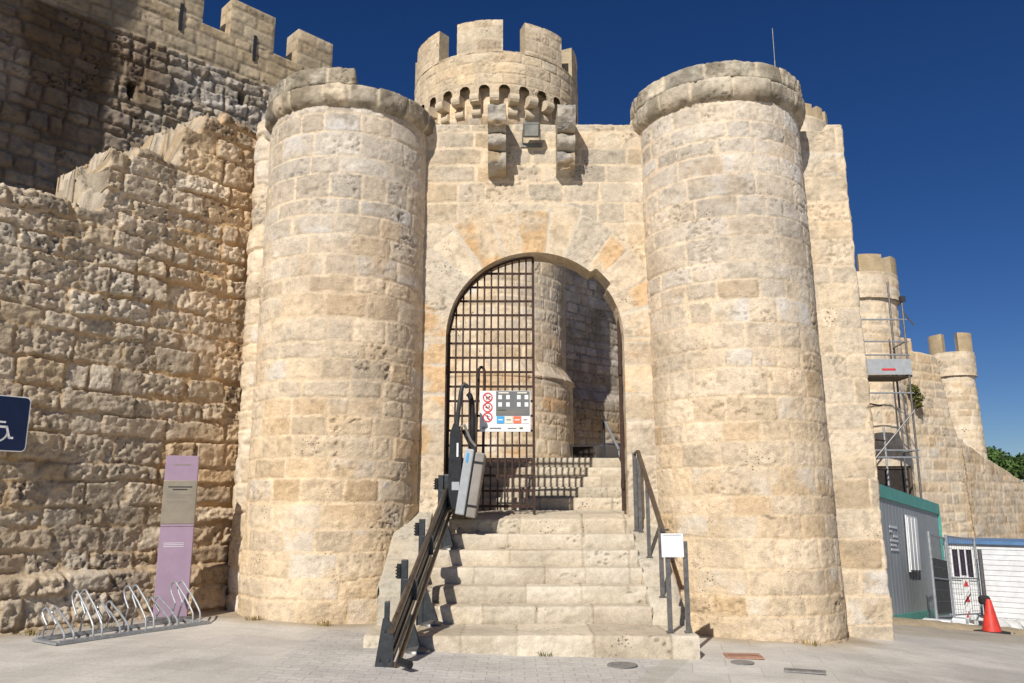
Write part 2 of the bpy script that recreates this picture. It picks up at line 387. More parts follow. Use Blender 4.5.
def ground():
    xs = np.unique(np.concatenate([np.linspace(-9, 18, 420), [-600, -300, -120, -60, -30, -18, -13, 22, 30, 45, 80, 160, 320, 600]]))
    ys = np.unique(np.concatenate([np.linspace(2, 28, 400), [-300, -80, -20, -4, 32, 40, 60, 100, 200, 400, 800]]))
    X, Y = np.meshgrid(xs, ys, indexing='ij')
    Z = gz(X, Y)
    near = (np.abs(X) < 20) & (Y < 30) & (Y > 0)
    Z = Z + near * (.012 * (fbm(X * .9, Y * .9, 4, 3) - .5) + .05 * sstep(4.8, 7, X) * sstep(11, 13, Y) * (fbm(X * 2, Y * 2, 4, 8) - .5))
    P = np.stack([X, Y, Z], -1)
    # regions: paving, dusty worksite on the right
    dirt = sstep(0, .5, (Y - 11.0) - .12 * (X - 5) + .5 * (fbm(X, Y, 3, 4) - .5)) * sstep(4.6, 5.0, X)
    c = lerp(np.array((.645, .605, .54)), np.array((.52, .46, .37)), dirt[..., None])
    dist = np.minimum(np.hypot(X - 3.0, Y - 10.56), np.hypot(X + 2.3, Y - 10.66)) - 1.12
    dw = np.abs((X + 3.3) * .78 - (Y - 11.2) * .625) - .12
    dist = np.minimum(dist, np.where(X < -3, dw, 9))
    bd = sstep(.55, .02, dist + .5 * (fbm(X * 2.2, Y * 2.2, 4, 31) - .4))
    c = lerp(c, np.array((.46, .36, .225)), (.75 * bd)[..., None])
    gs = sstep(.52, .72, fbm(X * .7 + 9, Y * 1.1, 5, 33)); c = c * (1 - .16 * gs[..., None])
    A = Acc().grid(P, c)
    m = bpy.data.materials.new('paving'); N, L, B = nodes_of(m)
    g = N.new('ShaderNodeNewGeometry'); at = N.new('ShaderNodeAttribute'); at.attribute_name = 'Col'
    sx = N.new('ShaderNodeSeparateXYZ'); L.new(g.outputs['Position'], sx.inputs[0])
    def math_(op, a, b=None, c=None):
        n = N.new('ShaderNodeMath'); n.operation = op
        for i, q in enumerate((a, b, c)):
            if q is None: continue
            if isinstance(q, (int, float)): n.inputs[i].default_value = q
            else: L.new(q, n.inputs[i])
        return n.outputs[0]
    # large flags, slightly rotated
    mp = N.new('ShaderNodeMapping'); mp.inputs['Rotation'].default_value = (0, 0, R_(12)); L.new(g.outputs['Position'], mp.inputs[0])
    br = N.new('ShaderNodeTexBrick'); br.inputs['Scale'].default_value = 1; br.inputs['Brick Width'].default_value = .62; br.inputs['Row Height'].default_value = .41
    br.inputs['Mortar Size'].default_value = .006; br.inputs['Mortar Smooth'].default_value = .6; br.inputs['Color1'].default_value = (1, 1, 1, 1); br.inputs['Color2'].default_value = (.90, .90, .90, 1); br.inputs['Mortar'].default_value = (.76, .72, .66, 1)
    L.new(mp.outputs[0], br.inputs['Vector'])
    # interlocking zigzag pavers at the foot of the steps
    wx = math_('PINGPONG', sx.outputs['X'], .11)
    yy = math_('MULTIPLY_ADD', wx, .42, sx.outputs['Y'])
    cx = N.new('ShaderNodeCombineXYZ'); L.new(sx.outputs['X'], cx.inputs[0]); L.new(yy, cx.inputs[1])
    b2 = N.new('ShaderNodeTexBrick'); b2.inputs['Scale'].default_value = 1; b2.inputs['Brick Width'].default_value = .22; b2.inputs['Row Height'].default_value = .112
    b2.inputs['Mortar Size'].default_value = .007; b2.inputs['Mortar Smooth'].default_value = .5; b2.inputs['Color1'].default_value = (.97, .98, 1, 1); b2.inputs['Color2'].default_value = (.87, .88, .92, 1); b2.inputs['Mortar'].default_value = (.70, .68, .65, 1)
    L.new(cx.outputs[0], b2.inputs['Vector'])
    wob = N.new('ShaderNodeTexNoise'); wob.inputs['Scale'].default_value = 1.5; L.new(g.outputs['Position'], wob.inputs['Vector'])
    # zone: X between -1.9 and a line running back right, in front of the steps
    e1 = math_('SUBTRACT', math_('MULTIPLY_ADD', sx.outputs['Y'], .42, -1.95), sx.outputs['X'])
    e1 = math_('GREATER_THAN', e1, 0.)
    e2 = math_('GREATER_THAN', sx.outputs['X'], -2.05)
    zone = math_('MULTIPLY', e1, e2)
    e3 = math_('LESS_THAN', sx.outputs['Y'], 9.2); zone = math_('MULTIPLY', zone, e3)
    # concrete trench strip along the diagonal edge
    d1 = math_('ABSOLUTE', math_('SUBTRACT', math_('SUBTRACT', math_('MULTIPLY_ADD', sx.outputs['Y'], .42, -1.95), sx.outputs['X']), -.10))
    strip = math_('MULTIPLY', math_('LESS_THAN', d1, .12), math_('LESS_THAN', sx.outputs['Y'], 8.45))
    mx = N.new('ShaderNodeMix'); mx.data_type = 'RGBA'; L.new(zone, mx.inputs['Factor']); L.new(br.outputs['Color'], mx.inputs['A']); L.new(b2.outputs['Color'], mx.inputs['B'])
    my = N.new('ShaderNodeMix'); my.data_type = 'RGBA'; L.new(strip, my.inputs['Factor']); L.new(mx.outputs['Result'], my.inputs['A']); my.inputs['B'].default_value = (.82, .83, .80, 1)
    # no joints on the dusty ground
    dt = N.new('ShaderNodeMath'); dt.operation = 'GREATER_THAN'; dt.inputs[1].default_value = 4.3; L.new(sx.outputs['X'], dt.inputs[0])
    mz = N.new('ShaderNodeMix'); mz.data_type = 'RGBA'; L.new(dt.outputs[0], mz.inputs['Factor']); L.new(my.outputs['Result'], mz.inputs['A']); mz.inputs['B'].default_value = (.93, .93, .93, 1)
    ns = N.new('ShaderNodeTexNoise'); ns.inputs['Scale'].default_value = 1.3; ns.inputs['Detail'].default_value = 8; ns.inputs['Roughness'].default_value = .7; L.new(g.outputs['Position'], ns.inputs['Vector'])
    nf = N.new('ShaderNodeTexNoise'); nf.inputs['Scale'].default_value = 55; nf.inputs['Detail'].default_value = 4; L.new(g.outputs['Position'], nf.inputs['Vector'])
    r1 = N.new('ShaderNodeMapRange'); r1.inputs[1].default_value = .3; r1.inputs[2].default_value = .7; r1.inputs[3].default_value = .72; r1.inputs[4].default_value = 1.08; L.new(ns.outputs['Fac'], r1.inputs[0])
    r2 = N.new('ShaderNodeMapRange'); r2.inputs[1].default_value = .3; r2.inputs[2].default_value = .7; r2.inputs[3].default_value = .86; r2.inputs[4].default_value = 1.10; L.new(nf.outputs['Fac'], r2.inputs[0])
    mu = math_('MULTIPLY', r1.outputs[0], r2.outputs[0])
    v1 = N.new('ShaderNodeVectorMath'); v1.operation = 'MULTIPLY'; L.new(at.outputs['Color'], v1.inputs[0]); L.new(mz.outputs['Result'], v1.inputs[1])
    v2 = N.new('ShaderNodeVectorMath'); v2.operation = 'SCALE'; L.new(v1.outputs[0], v2.inputs[0]); L.new(mu, v2.inputs['Scale'])
    L.new(v2.outputs[0], B.inputs['Base Color']); B.inputs['Roughness'].default_value = .85; B.inputs['Specular IOR Level'].default_value = .2
    bp = N.new('ShaderNodeBump'); bp.inputs['Strength'].default_value = .35; bp.inputs['Distance'].default_value = .008
    sv = N.new('ShaderNodeSeparateColor'); L.new(mz.outputs['Result'], sv.inputs[0])
    hh = math_('ADD', math_('MULTIPLY', sv.outputs[0], 1.2), nf.outputs['Fac']); L.new(hh, bp.inputs['Height']); L.new(bp.outputs['Normal'], B.inputs['Normal'])
    o = obj_from('ground', A, m); o['kind'] = 'structure'
ground()

# ------------------------------------------------------------------ towers flanking the gate
def angles(n_front, n_back, a_front=PI * .62):
    """dense in front (towards -Y, angle 0), coarse behind"""
    f = np.linspace(-a_front, a_front, n_front)
    b = np.linspace(a_front, 2 * PI - a_front, n_back)[1:]
    return np.concatenate([f, b])

def cyl_pts(cx, cy, th, R, Z):
    return np.stack([cx + R * np.sin(th), cy - R * np.cos(th), Z], -1)

def weather(c, m, Z, z0, z1, U, V, seed, amt=.55, tint=(.62, .66, .70)):
    """grey lichen bloom on the upper stones"""
    g = sstep(z0, z1, Z + .9 * (fbm(U * 1.4, V * 1.4, 4, seed) - .5)) * sstep(.33, .62, fbm(U * 4.5, V * 4.5, 4, seed + 2)) * amt * (.35 + .65 * m)
    return c * (1 - g[..., None] * (1 - np.array(tint)))

def flank_tower(name, label, cx, cy, R, z0, z1, seed, broken=False, white=.0, lean=0.):
    t = thing(name, label, 'tower', (cx, cy, z0))
    th = angles(250, 40); zs = np.linspace(z0 - .15, z1 + .1, 470)
    TH, ZZ = np.meshgrid(th, zs, indexing='ij')
    U, V = TH * R, ZZ
    L = courses(U, V, seed, h=(.205, .345), w=(.28, .62), warp=.014, rc=.03)
    hgt, c, m = masonry(U, V, L, seed, depth=.006, joint=.014, soft=.009, rough=.008, off=.005, bulge=.001, tilt=.003, rs=16., pits=.8, white=white, fill=.6,
                        pal=CREAM)
    c = weather(c, m, ZZ, 4.2, 7.2, U, V, seed + 70, .5, (.84, .88, .95))
    # paler, greyer upwards; warm below
    k = sstep(1.0, 6.0, ZZ)[..., None]
    c = c * lerp(np.array((1.03, .985, .92)), np.array((.99, 1.0, 1.03)), k)
    up = (sstep(2.5, 5.5, ZZ + 1.5 * (fbm(U, V, 3, seed + 81) - .5)) * m * (.12 + .42 * h1(L['sid'], 21)))[..., None]
    c = lerp(c, c.mean(-1, keepdims=True) * np.array((1.10, 1.0, .86)), up)
    worn = .035 * sstep(.5, 0, ZZ - z0) * fbm(U * 3, V * 6, 3, seed)       # battered, undercut foot
    RR = R + hgt + .03 * sstep(1.2, 0., ZZ - z0) - worn + .012 * (fbm(U * .8, V * .8, 3, seed + 4) - .5) * 2
    P = cyl_pts(cx, cy, TH, RR, ZZ); P[..., 0] += lean * np.clip(ZZ, 0, 9)
    A = Acc().grid(P, c)
    obj_from('body', A, STONE, t)
    # rounded moulding below the parapet course
    def ring(nm, prof, sd, w, amask=None, ht=None, palette=[(.54, .47, .36), (.49, .43, .335), (.59, .51, .39), (.43, .38, .30), (.63, .54, .41)]):
        pr = np.array(prof); ln = np.concatenate([[0], np.cumsum(np.hypot(*np.diff(pr, axis=0).T))])
        nv = int(ln[-1] / .017) + 2; vv = np.linspace(0, ln[-1], nv)
        dr = np.interp(vv, ln, pr[:, 0]); dz = np.interp(vv, ln, pr[:, 1])
        tn = np.stack([np.gradient(dr), np.gradient(dz)], -1); tn /= np.linalg.norm(tn, axis=1)[:, None]
        nr, nz = tn[:, 1], -tn[:, 0]
        TH, VV = np.meshgrid(th, vv, indexing='ij'); U = TH * (R + .1)
        r = np.random.default_rng(sd)
        ub = [U.min() - .3]
        while ub[-1] < U.max() + .6: ub.append(ub[-1] + r.uniform(*w))
        ub = np.array(ub); Uw = U + .012 * (fbm(U * 4, VV * 4, 3, sd) - .5) * 2; k = np.searchsorted(ub, Uw) - 1
        L = pack(Uw, VV, ub[k], ub[k + 1], np.full_like(U, -.2), np.full_like(U, ln[-1] + .2), k * 31. + sd, .04)
        hgt, c, m = masonry(U, VV, L, sd, depth=.010, joint=.020, soft=.012, rough=.014, rs=15., off=.010, bulge=.003, pits=1.0, pal=palette, fill=.5, mort=(.70, .585, .42))
        c = weather(c, m, np.full_like(U, 9.), 0, 1, U, VV, sd + 3, .80, (.45, .44, .42))
        base = np.broadcast_to(dz, U.shape); rr = np.broadcast_to(R + dr, U.shape)
        if amask is not None:
            kk = amask(TH)
            inner = R - .05
            rr = inner + (rr - inner) * kk; base = pr[0, 1] + (base - pr[0, 1]) * kk
        P = cyl_pts(cx + lean * z1, cy, TH, rr + hgt * nr, base + hgt * nz)
        obj_from(nm, Acc().grid(P, c), STONE, t)
    o_ = .088
    prof = [(-.05, z1 - .03), (.0, z1 - .01)] + [(o_ * math.sin(a), z1 + .14 * (1 - math.cos(a))) for a in np.linspace(.15, PI * .5, 8)] + [(o_, z1 + .225), (o_ - .02, z1 + .25), (-.4, z1 + .26)]
    ring('cap_ring', prof, seed + 11, (.3, .55))
    z2 = z1 + .265
    prof2 = [(.02, z2), (o_ - .015, z2 + .002), (o_ - .02, z2 + .20), (o_ - .06, z2 + .235), (-.35, z2 + .25), (-R + .02, z2 + .21)]
    am = None
    if broken:
        am = lambda T: np.clip(sstep(-1.55, -1.45, T) * sstep(.27, .20, T) + .0, .02, 1)
    ring('parapet_course', prof2, seed + 17, (.4, .7), am)
    if broken:
        top = MB().lathe([(R + .04, z1 + .17), (R - .02, z1 + .25), (.01, z1 + .27)], (cx, cy, 0), 48)
        top.build('rubble_top', mat('dusty_top', (.38, .33, .25), .95, 0, .2, 9, .4), t)
    return t

TR = (3.0, 10.56, 1.106); TL = (-2.305, 10.66, 1.11)
flank_tower('gate_tower', 'round stone tower right of the gate with an intact rounded cap', TR[0], TR[1], TR[2], -.06, 6.56, 21, white=.30, lean=-.0155)
flank_tower('gate_tower', 'round stone tower left of the gate with a half broken cap', TL[0], TL[1], TL[2], .13, 6.52, 33, broken=True, white=.16, lean=.003)

# ------------------------------------------------------------------ gate wall with the arch
YW = 10.45
AX, AR, AZ0 = .303, 1.186, 3.62      # arch centre, radius, springing height
ZW = 6.70
def r_open(an):      # a chipped voussoir leaves a notch on the right haunch
    return AR + .085 * sstep(.60, .63, an) * sstep(.88, .85, an)

def gate_wall():
    t = thing('gate_wall', 'stone wall between the two round towers with a wide round arched gateway', 'wall', (AX, YW, 0))
    du = .017
    us = np.arange(-1.95, 2.75, du); zs = np.arange(-.1, ZW + .55, du)
    U, V = np.meshgrid(us, zs, indexing='ij'); U = U.copy(); V = V.copy()
    def sdf(U, V):
        an = np.arctan2(V - AZ0, U - AX); rr = np.hypot(U - AX, V - AZ0)
        return np.where(V > AZ0, rr - r_open(an), np.abs(U - AX) - AR)
    s = sdf(U, V); out = s > 0
    keep = out[:-1, :-1] | out[1:, :-1] | out[1:, 1:] | out[:-1, 1:]
    # pull the inner vertices of kept faces on to the arch line
    an = np.arctan2(V - AZ0, U - AX)
    gx = np.where(V > AZ0, np.cos(an), np.sign(U - AX)); gy = np.where(V > AZ0, np.sin(an), 0)
    near = (s < 0) & (s > -.06)
    U = np.where(near, U - gx * s, U); V = np.where(near, V - gy * s, V)
    s = sdf(U, V)
    L1 = courses(U, V, 51, h=(.24, .33), w=(.35, .75), warp=.010, rc=.03)
    # voussoirs
    an = np.arctan2(V - AZ0, U - AX); rr = np.hypot(U - AX, V - AZ0)
    nv = 13; r = np.random.default_rng(4)
    ab = np.linspace(0, PI, nv + 1) + np.concatenate([[0], r.uniform(-.035, .035, nv - 1), [0]])
    k = np.clip(np.searchsorted(ab, an + .012 * (fbm(U * 4, V * 4, 2, 7) - .5)) - 1, 0, nv - 1)
    rad = AR + .60 + .16 * h1(k * 3.3, 5)
    inv = (V > AZ0) & (rr < rad)
    L2 = pack(an * (rr * .5 + .8), rr, ab[k] * (rr * .5 + .8), ab[k + 1] * (rr * .5 + .8), np.full_like(U, AR - .3), rad, 7000. + k * 17, .03)
    # jamb stones: tall blocks under the springing
    jb = np.array([-.3, .25, .7, 1.18, 1.62, 2.05, 2.5, 2.86, 3.25, 3.55, AZ0 + .02]); jk = np.clip(np.searchsorted(jb, V) - 1, 0, len(jb) - 2)
    side = np.where(U > AX, 1, 0); jw = AR + .40 + .35 * h1(jk * 5. + side, 2)
    inj = (V <= AZ0) & (np.abs(U - AX) < jw)
    L3 = pack(np.abs(U - AX), V, np.full_like(U, AR - .3), jw, jb[jk], jb[jk + 1], 9000. + jk * 11 + side * 501, .03)
    L = {q: np.where(inv, L2[q], np.where(inj, L3[q], L1[q])) for q in L1}
    hgt, c, m = masonry(U, V, L, 51, depth=.005, joint=.011, soft=.009, rough=.008, off=.0045, bulge=.001, tilt=.003, rs=15., pits=.8, fill=.6, pal=CREAM + [(.575, .49, .375)])
    c = weather(c, m, V, 5.0, 6.6, U, V, 77, .6, (.70, .74, .78))
    # orange iron stain on some voussoirs and jambs
    st = ((inv | inj) * (h1(L['sid'], 15) > .62) * sstep(.42, .60, fbm(U * 3, V * 3, 3, 12)) * m)[..., None]
    c = c * (1 - st * (1 - np.array((1.02, .86, .68))))
    # pale pointing round the voussoirs
    pl = ((inv | inj) * (1 - m))[..., None]; c = lerp(c, np.array((.60, .54, .44)), .7 * pl)
    fold = np.clip(V - ZW, 0, None)
    zz = np.minimum(V, ZW) + .02 * (fbm(U * 3, V * 3, 3, 3) - .5) * sstep(ZW - .1, ZW, V)
    edge = sstep(.10, .0, np.abs(V - ZW)) * .02
    P = np.stack([U, YW - hgt * np.where(V < ZW, 1, .2) + fold, zz + hgt * (fold > 0) - edge], -1)
    A = Acc().grid(P, c, keep)
    # reveal of the arch
    pth = [(AX - AR, z) for z in np.arange(.9, AZ0, .03)] + [(AX + r_open(a) * math.cos(a), AZ0 + r_open(a) * math.sin(a)) for a in np.linspace(PI, 0, 190)] + [(AX + AR, z) for z in np.arange(AZ0, .9, -.03)]
    pth = np.array(pth); ln = np.concatenate([[0], np.cumsum(np.hypot(*np.diff(pth, axis=0).T))])
    dd = np.linspace(-.008, .40, 22)
    LN, DD = np.meshgrid(ln, dd, indexing='ij')
    Lr = courses(LN, DD + 3, 57, h=(.6, .8), w=(.3, .5), warp=.01)
    hr, cr, mr = masonry(LN, DD, Lr, 57, depth=.0, joint=.012, rough=.008, off=.003, pits=.5, pal=CREAM)
    tg = np.gradient(pth, axis=0); tg /= np.linalg.norm(tg, axis=1)[:, None]
    nx, nz = tg[:, 1], -tg[:, 0]
    fade = sstep(0, .05, DD)
    PX = pth[:, 0][:, None] + nx[:, None] * hr * fade * .8; PZ = pth[:, 1][:, None] + nz[:, None] * hr * fade * .8
    A.grid(np.stack([PX, YW + DD, PZ], -1), cr)
    # back of the wall
    us2 = np.arange(-1.95, 2.76, .06); zs2 = np.arange(-.1, ZW + .06, .06)
    U2, V2 = np.meshgrid(us2, zs2, indexing='ij'); s2 = sdf(U2, V2); o2 = s2 > 0
    kp = o2[:-1, :-1] | o2[1:, :-1] | o2[1:, 1:] | o2[:-1, 1:]
    an2 = np.arctan2(V2 - AZ0, U2 - AX)
    g2x = np.where(V2 > AZ0, np.cos(an2), np.sign(U2 - AX)); g2y = np.where(V2 > AZ0, np.sin(an2), 0)
    nr2 = (s2 < 0) & (s2 > -.12); U2 = np.where(nr2, U2 - g2x * s2, U2); V2 = np.where(nr2, V2 - g2y * s2, V2)
    A.grid(np.stack([U2, np.full_like(U2, YW + .42), np.minimum(V2, ZW - .02)], -1), np.array((.44, .37, .27)), kp, True)
    obj_from('wall', A, STONE, t)
    # two stepped corbel brackets over the gate
    for cxk, sd in ((-.205, 3), (.735, 5)):
        prof = []
        # three rolls stacked, each reaching further out
        for (zt, zb, o1) in ((ZW + .03, ZW - .32, .53), (ZW - .33, ZW - .54, .40), (ZW - .55, ZW - .80, .30)):
            hgt_ = zt - zb
            prof += [(o1 - .02, zt), (o1, zt - hgt_ * .3)] + [(o1 - .26 * (1 - math.cos(a)) * .8, zt - hgt_ * .35 - hgt_ * .62 * math.sin(a)) for a in np.linspace(.1, PI * .5, 7)] + [(o1 - .24, zb)]
        pr = np.array([(.0, ZW + .035)] + prof + [(.0, ZW - .82)])
        lnp = np.concatenate([[0], np.cumsum(np.hypot(*np.diff(pr, axis=0).T))])
        vv = np.linspace(0, lnp[-1], 150); py = np.interp(vv, lnp, pr[:, 0]); pz = np.interp(vv, lnp, pr[:, 1])
        w = .245; xs = np.linspace(-w / 2, w / 2, 18); X, VV = np.meshgrid(xs, vv, indexing='ij')
        n = fbm(X * 9 + sd * 5, VV * 9, 4, sd)
        py2 = py[None] + .055 * (n - .5) * 2 * sstep(0, .1, py)[None]
        cc = lerp(np.array((.46, .41, .33)), np.array((.33, .30, .26)), sstep(.4, .65, fbm(X * 4, VV * 4, 3, sd + 2))[..., None])
        cc = lerp(cc, np.array((.42, .29, .15)), (.7 * sstep(.45, .6, fbm(X * 3 + 4, VV * 5, 3, sd + 8)) * (pz[None] < ZW - .2))[..., None])
        Ab = Acc().grid(np.stack([X + cxk + 0 * py2, YW + .01 - py2, np.broadcast_to(pz, X.shape) + .01 * (n - .5)], -1), cc)
        for sgn in (-1, 1):   # cheeks
            q = np.linspace(0, 1, 14); Q, _ = np.meshgrid(q, vv, indexing='ij')
            yb = py2[0 if sgn < 0 else -1][None] * Q
            nn = fbm(Q * 4 + sd, vv[None] * 7, 4, sd + sgn)
            xx = cxk + sgn * (w / 2 + .02 * (nn - .5) * np.sin(Q * PI))
            Ab.grid(np.stack([xx, YW + .01 - yb, np.broadcast_to(pz, Q.shape)], -1), np.array((.42, .36, .27)) * (.8 + .4 * nn)[..., None], None, sgn < 0)
        obj_from('corbel', Ab, ROUGH, t)
    return t
gate_wall()

def side_wall():
    t = thing('side_wall', 'plain ashlar wall end standing right of the right hand gate tower', 'wall', (4.1, YW, -.2))
    du = .018; x1 = 4.78
    us = np.arange(2.7, x1 + 1.6, du); zs = np.arange(-.55, 6.78 + .5, du)
    U, V = np.meshgrid(us, zs, indexing='ij')
    L = courses(U, V, 61, h=(.27, .38), w=(.4, .8), warp=.012, rc=.03)
    hgt, c, m = masonry(U, V, L, 61, depth=.007, joint=.013, rough=.009, off=.006, bulge=.002, tilt=.003, rs=13., pits=.8, white=.15, fill=.6)
    c = weather(c, m, V, 4.8, 6.8, U, V, 79, .6, (.72, .76, .80))
    zt = 6.74 - .10 * sstep(.55, .7, vnoise(U * 2.1, U * 0, 4)) 
    fold = np.clip(V - zt, 0, None); zz = np.minimum(V, zt)
    # ragged right arris, then turn the corner
    wob = .012 * (vnoise(V * 3.1, V * 0, 5) - .5) * 2 + .02 * (fbm(V * 9, V * 0, 2, 6) - .5)
    xc = x1 + wob - .0145 * np.clip(V, 0, 9)
    over = np.clip(U - xc, 0, None); X = np.minimum(U, xc)
    ez = (over > 0)
    rnd = np.minimum(np.abs(U - xc) / .05, 1)
    P = np.stack([X + np.where(ez, hgt, 0) - (1 - rnd) * .02, YW + .06 + over * .8 - np.where(ez, 0, hgt) + fold, zz - (1 - np.minimum(np.abs(V - zt) / .06, 1)) * .025], -1)
    obj_from('wall', Acc().grid(P, c), STONE, t)
side_wall()

# ------------------------------------------------------------------ ruined wall on the left
def ruined_wall():
    t = thing('ruined_wall', 'rough rubble wall with a broken stepped top at the left edge', 'wall', (-5.2, 8.8, 0))
    kdir = .8; ln1 = math.hypot(1, kdir); dx, dy = kdir / ln1, 1 / ln1     # along the wall
    nx, ny = dy, -dx                                                         # towards the square
    ex, ey = -3.3, 11.2                                                      # where it meets the tower
    S0, S1 = -5.6, .15
    du = .017
    us = np.arange(S0, S1, du); zs = np.arange(-.15, 6.9 + 1.0, du)
    U, V = np.meshgrid(us, zs, indexing='ij')
    # crest profile (distance along the wall from the tower, height), read as ruined steps
    pts = [(-5.6, 4.86), (-3.74, 4.88), (-2.86, 4.92), (-2.79, 4.88), (-2.74, 5.02), (-2.72, 5.34), (-2.57, 5.44), (-2.54, 5.62), (-2.41, 5.75), (-2.20, 5.84), (-1.97, 5.86), (-1.92, 5.74), (-1.84, 5.82),
           (-1.72, 6.30), (-1.60, 6.36), (-1.44, 6.52), (-1.12, 6.74), (-.96, 6.62), (-.79, 6.74), (-.60, 6.70), (.2, 6.80)]
    pt = np.array(pts)
    rq = np.random.default_rng(5)
    def blocks_of(x, shift):     # snap positions along the wall to the middle of a broken stone
        br = np.cumsum(np.concatenate([[S0 - .6 + shift], np.random.default_rng(5 + int(shift * 100)).uniform(.16, .36, 40)]))
        i = np.clip(np.searchsorted(br, x) - 1, 0, len(br) - 2)
        return (br[i] + br[i + 1]) / 2, i + shift * 50
    uc, ui = blocks_of(us, 0.)
    topu = np.interp(uc, pt[:, 0], pt[:, 1]) + .09 * (h1(ui, 4) - .5) + .05 * (fbm(us * 3.5, us * 0 + 3, 4, 4) - .5)
    ker = np.array([.25, .5, .25]); topu = np.convolve(np.pad(topu, 1, mode='edge'), ker, mode='valid')
    top = topu[:, None]
    L = courses(U, V, 71, h=(.20, .35), w=(.22, .62), warp=.05, wsc=2.6, rc=.028)
    hgt, c, m = masonry(U, V, L, 71, depth=.032, joint=.020, soft=.011, rough=.034, rs=16., bulge=.002, off=.024, tilt=.022, pits=1.3, pal=RUBBL, mort=(.56, .39, .215), fill=.75, mnoise=.014)
    # small pinning stones in wide joints
    L2 = courses(U, V, 72, h=(.09, .15), w=(.09, .2), warp=.03, wsc=5, rc=.03)
    h2, c2, m2 = masonry(U, V, L2, 72, depth=.02, joint=.01, soft=.02, rough=.012, bulge=.01, pits=.3, pal=RUBBL, mort=(.60, .42, .235))
    pk = (1 - m) * sstep(.5, .6, fbm(U * 2, V * 2, 2, 91))
    hgt = hgt + pk * h2 * .7; c = lerp(c, c2, (pk * .8)[..., None])
    # dark weathering along the crest and grey bloom
    wv = sstep(.9, 0., top - V) * sstep(.35, .6, fbm(U * 3, V * 3, 4, 95)) * m
    c = c * (1 - .5 * wv[..., None])
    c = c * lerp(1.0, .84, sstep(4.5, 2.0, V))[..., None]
    # warmer towards the tower
    wm = sstep(-2.2, -.2, U)[..., None] * .6
    c = c * lerp(np.array((1, 1, 1.)), np.array((1.10, .92, .72)), wm)
    fold = np.clip(V - top, 0, None)
    core = sstep(.02, .12, fold)[..., None]; c = lerp(c, lerp(np.array((.60, .42, .23)), np.array((.57, .49, .38)), sstep(.4, .6, fbm(U * 5, V * 5, 4, 48))[..., None]), .5 * core) * (1 - .16 * core * ridge(U * 6, V * 6, 3, 49)[..., None])
    topf = np.zeros_like(U)
    for rr_ in range(6):
        mk = (np.floor(fold / .24) == rr_)
        if not mk.any(): continue
        c_, i_ = blocks_of(U[mk], .07 * rr_)
        topf[mk] = np.interp(c_, pt[:, 0], pt[:, 1]) + .10 * (h1(i_, 4) - .5) if rr_ else np.broadcast_to(topu[:, None], U.shape)[mk]
    zz = np.minimum(V, np.where(fold > 0, topf, top))
    # projecting footing course, uneven
    pl = .13 * sstep(.74, .66, V + .05 * (fbm(U * 2, V * 0, 3, 3) - .5)) * sstep(-5, -3, -U * 0 - 1)
    pl = pl + .10 * sstep(.35, .15, V) * fbm(U * 1.5, V * 2, 3, 13)
    out = hgt * np.where(fold > 0, .3, 1) + pl + .05 * (fbm(U * .9, V * .9, 3, 15) - .5)
    Lf = courses(U, fold * 1.0 + 20, 78, h=(.20, .32), w=(.2, .5), warp=.05, rc=.03); hf = sstep(.0, .035, Lf['d']) * (.02 + .05 * (h1(Lf['sid'], 3) - .4)) * sstep(.0, .05, fold)
    jag = hf + (.10 * (fbm(U * 12, V * 12, 3, 19) - .5) + .12 * (fbm(U * 3.0, V * 3.0, 4, 17) - .5) + .14 * (ridge(U * 7, V * 7, 3, 18) - .6)) * sstep(0, .2, fold)
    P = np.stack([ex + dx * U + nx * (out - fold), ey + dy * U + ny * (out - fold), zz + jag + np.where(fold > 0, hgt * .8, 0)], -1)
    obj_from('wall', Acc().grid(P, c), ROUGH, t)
    # back face
    us2 = np.linspace(S0, S1, 60); z2 = np.linspace(-.1, 1, 12); U2, Q = np.meshgrid(us2, z2, indexing='ij')
    tp = np.interp(us2, us, topu)[:, None]
    P2 = np.stack([ex + dx * U2 - nx * .95, ey + dy * U2 - ny * .95, Q * (tp - .15)], -1)
    A2 = Acc().grid(P2, np.array((.36, .31, .23))); obj_from('wall_back', A2, ROUGH, t)
    # mortared junction strip between the rubble and the round tower
    zs = np.arange(.0, 6.75, .018); vs = np.linspace(-.22, .22, 26)
    V3, Z3 = np.meshgrid(vs, zs, indexing='ij')
    L = courses(V3, Z3, 75, h=(.24, .36), w=(.3, .5), warp=.02, rc=.03)
    h3, c3, m3 = masonry(V3, Z3, L, 75, depth=.012, joint=.014, rough=.012, white=.3, pal=CREAM, fill=.6)
    cxs, cys = -3.36, 10.60
    ang = -.85
    P3 = np.stack([cxs + (.23 + h3 * 1.6 + .05 * (fbm(V3 * 4, Z3 * 2.2, 3, 77) - .5)) * np.sin(V3 / .22 * 1.35 + ang) + .04 * (fbm(Z3 * .8, V3 * 0, 3, 2) - .5) - .02 * Z3 / 6, cys - (.23 + h3 * 1.6 + .05 * (fbm(V3 * 4, Z3 * 2.2, 3, 77) - .5)) * np.cos(V3 / .22 * 1.35 + ang), Z3], -1)
    obj_from('junction_pier', Acc().grid(P3, c3), STONE, t)
    st = MB().tube([(-3.42, 10.62, 6.52), (-3.32, 10.42, 6.50), (-3.29, 10.36, 6.50)], [.15, .15, .13], 16); st.build('broken_roll_stone', mat('loose_stone', (.50, .44, .35), .95, 0, .15, 14, .5), t, True)
ruined_wall()

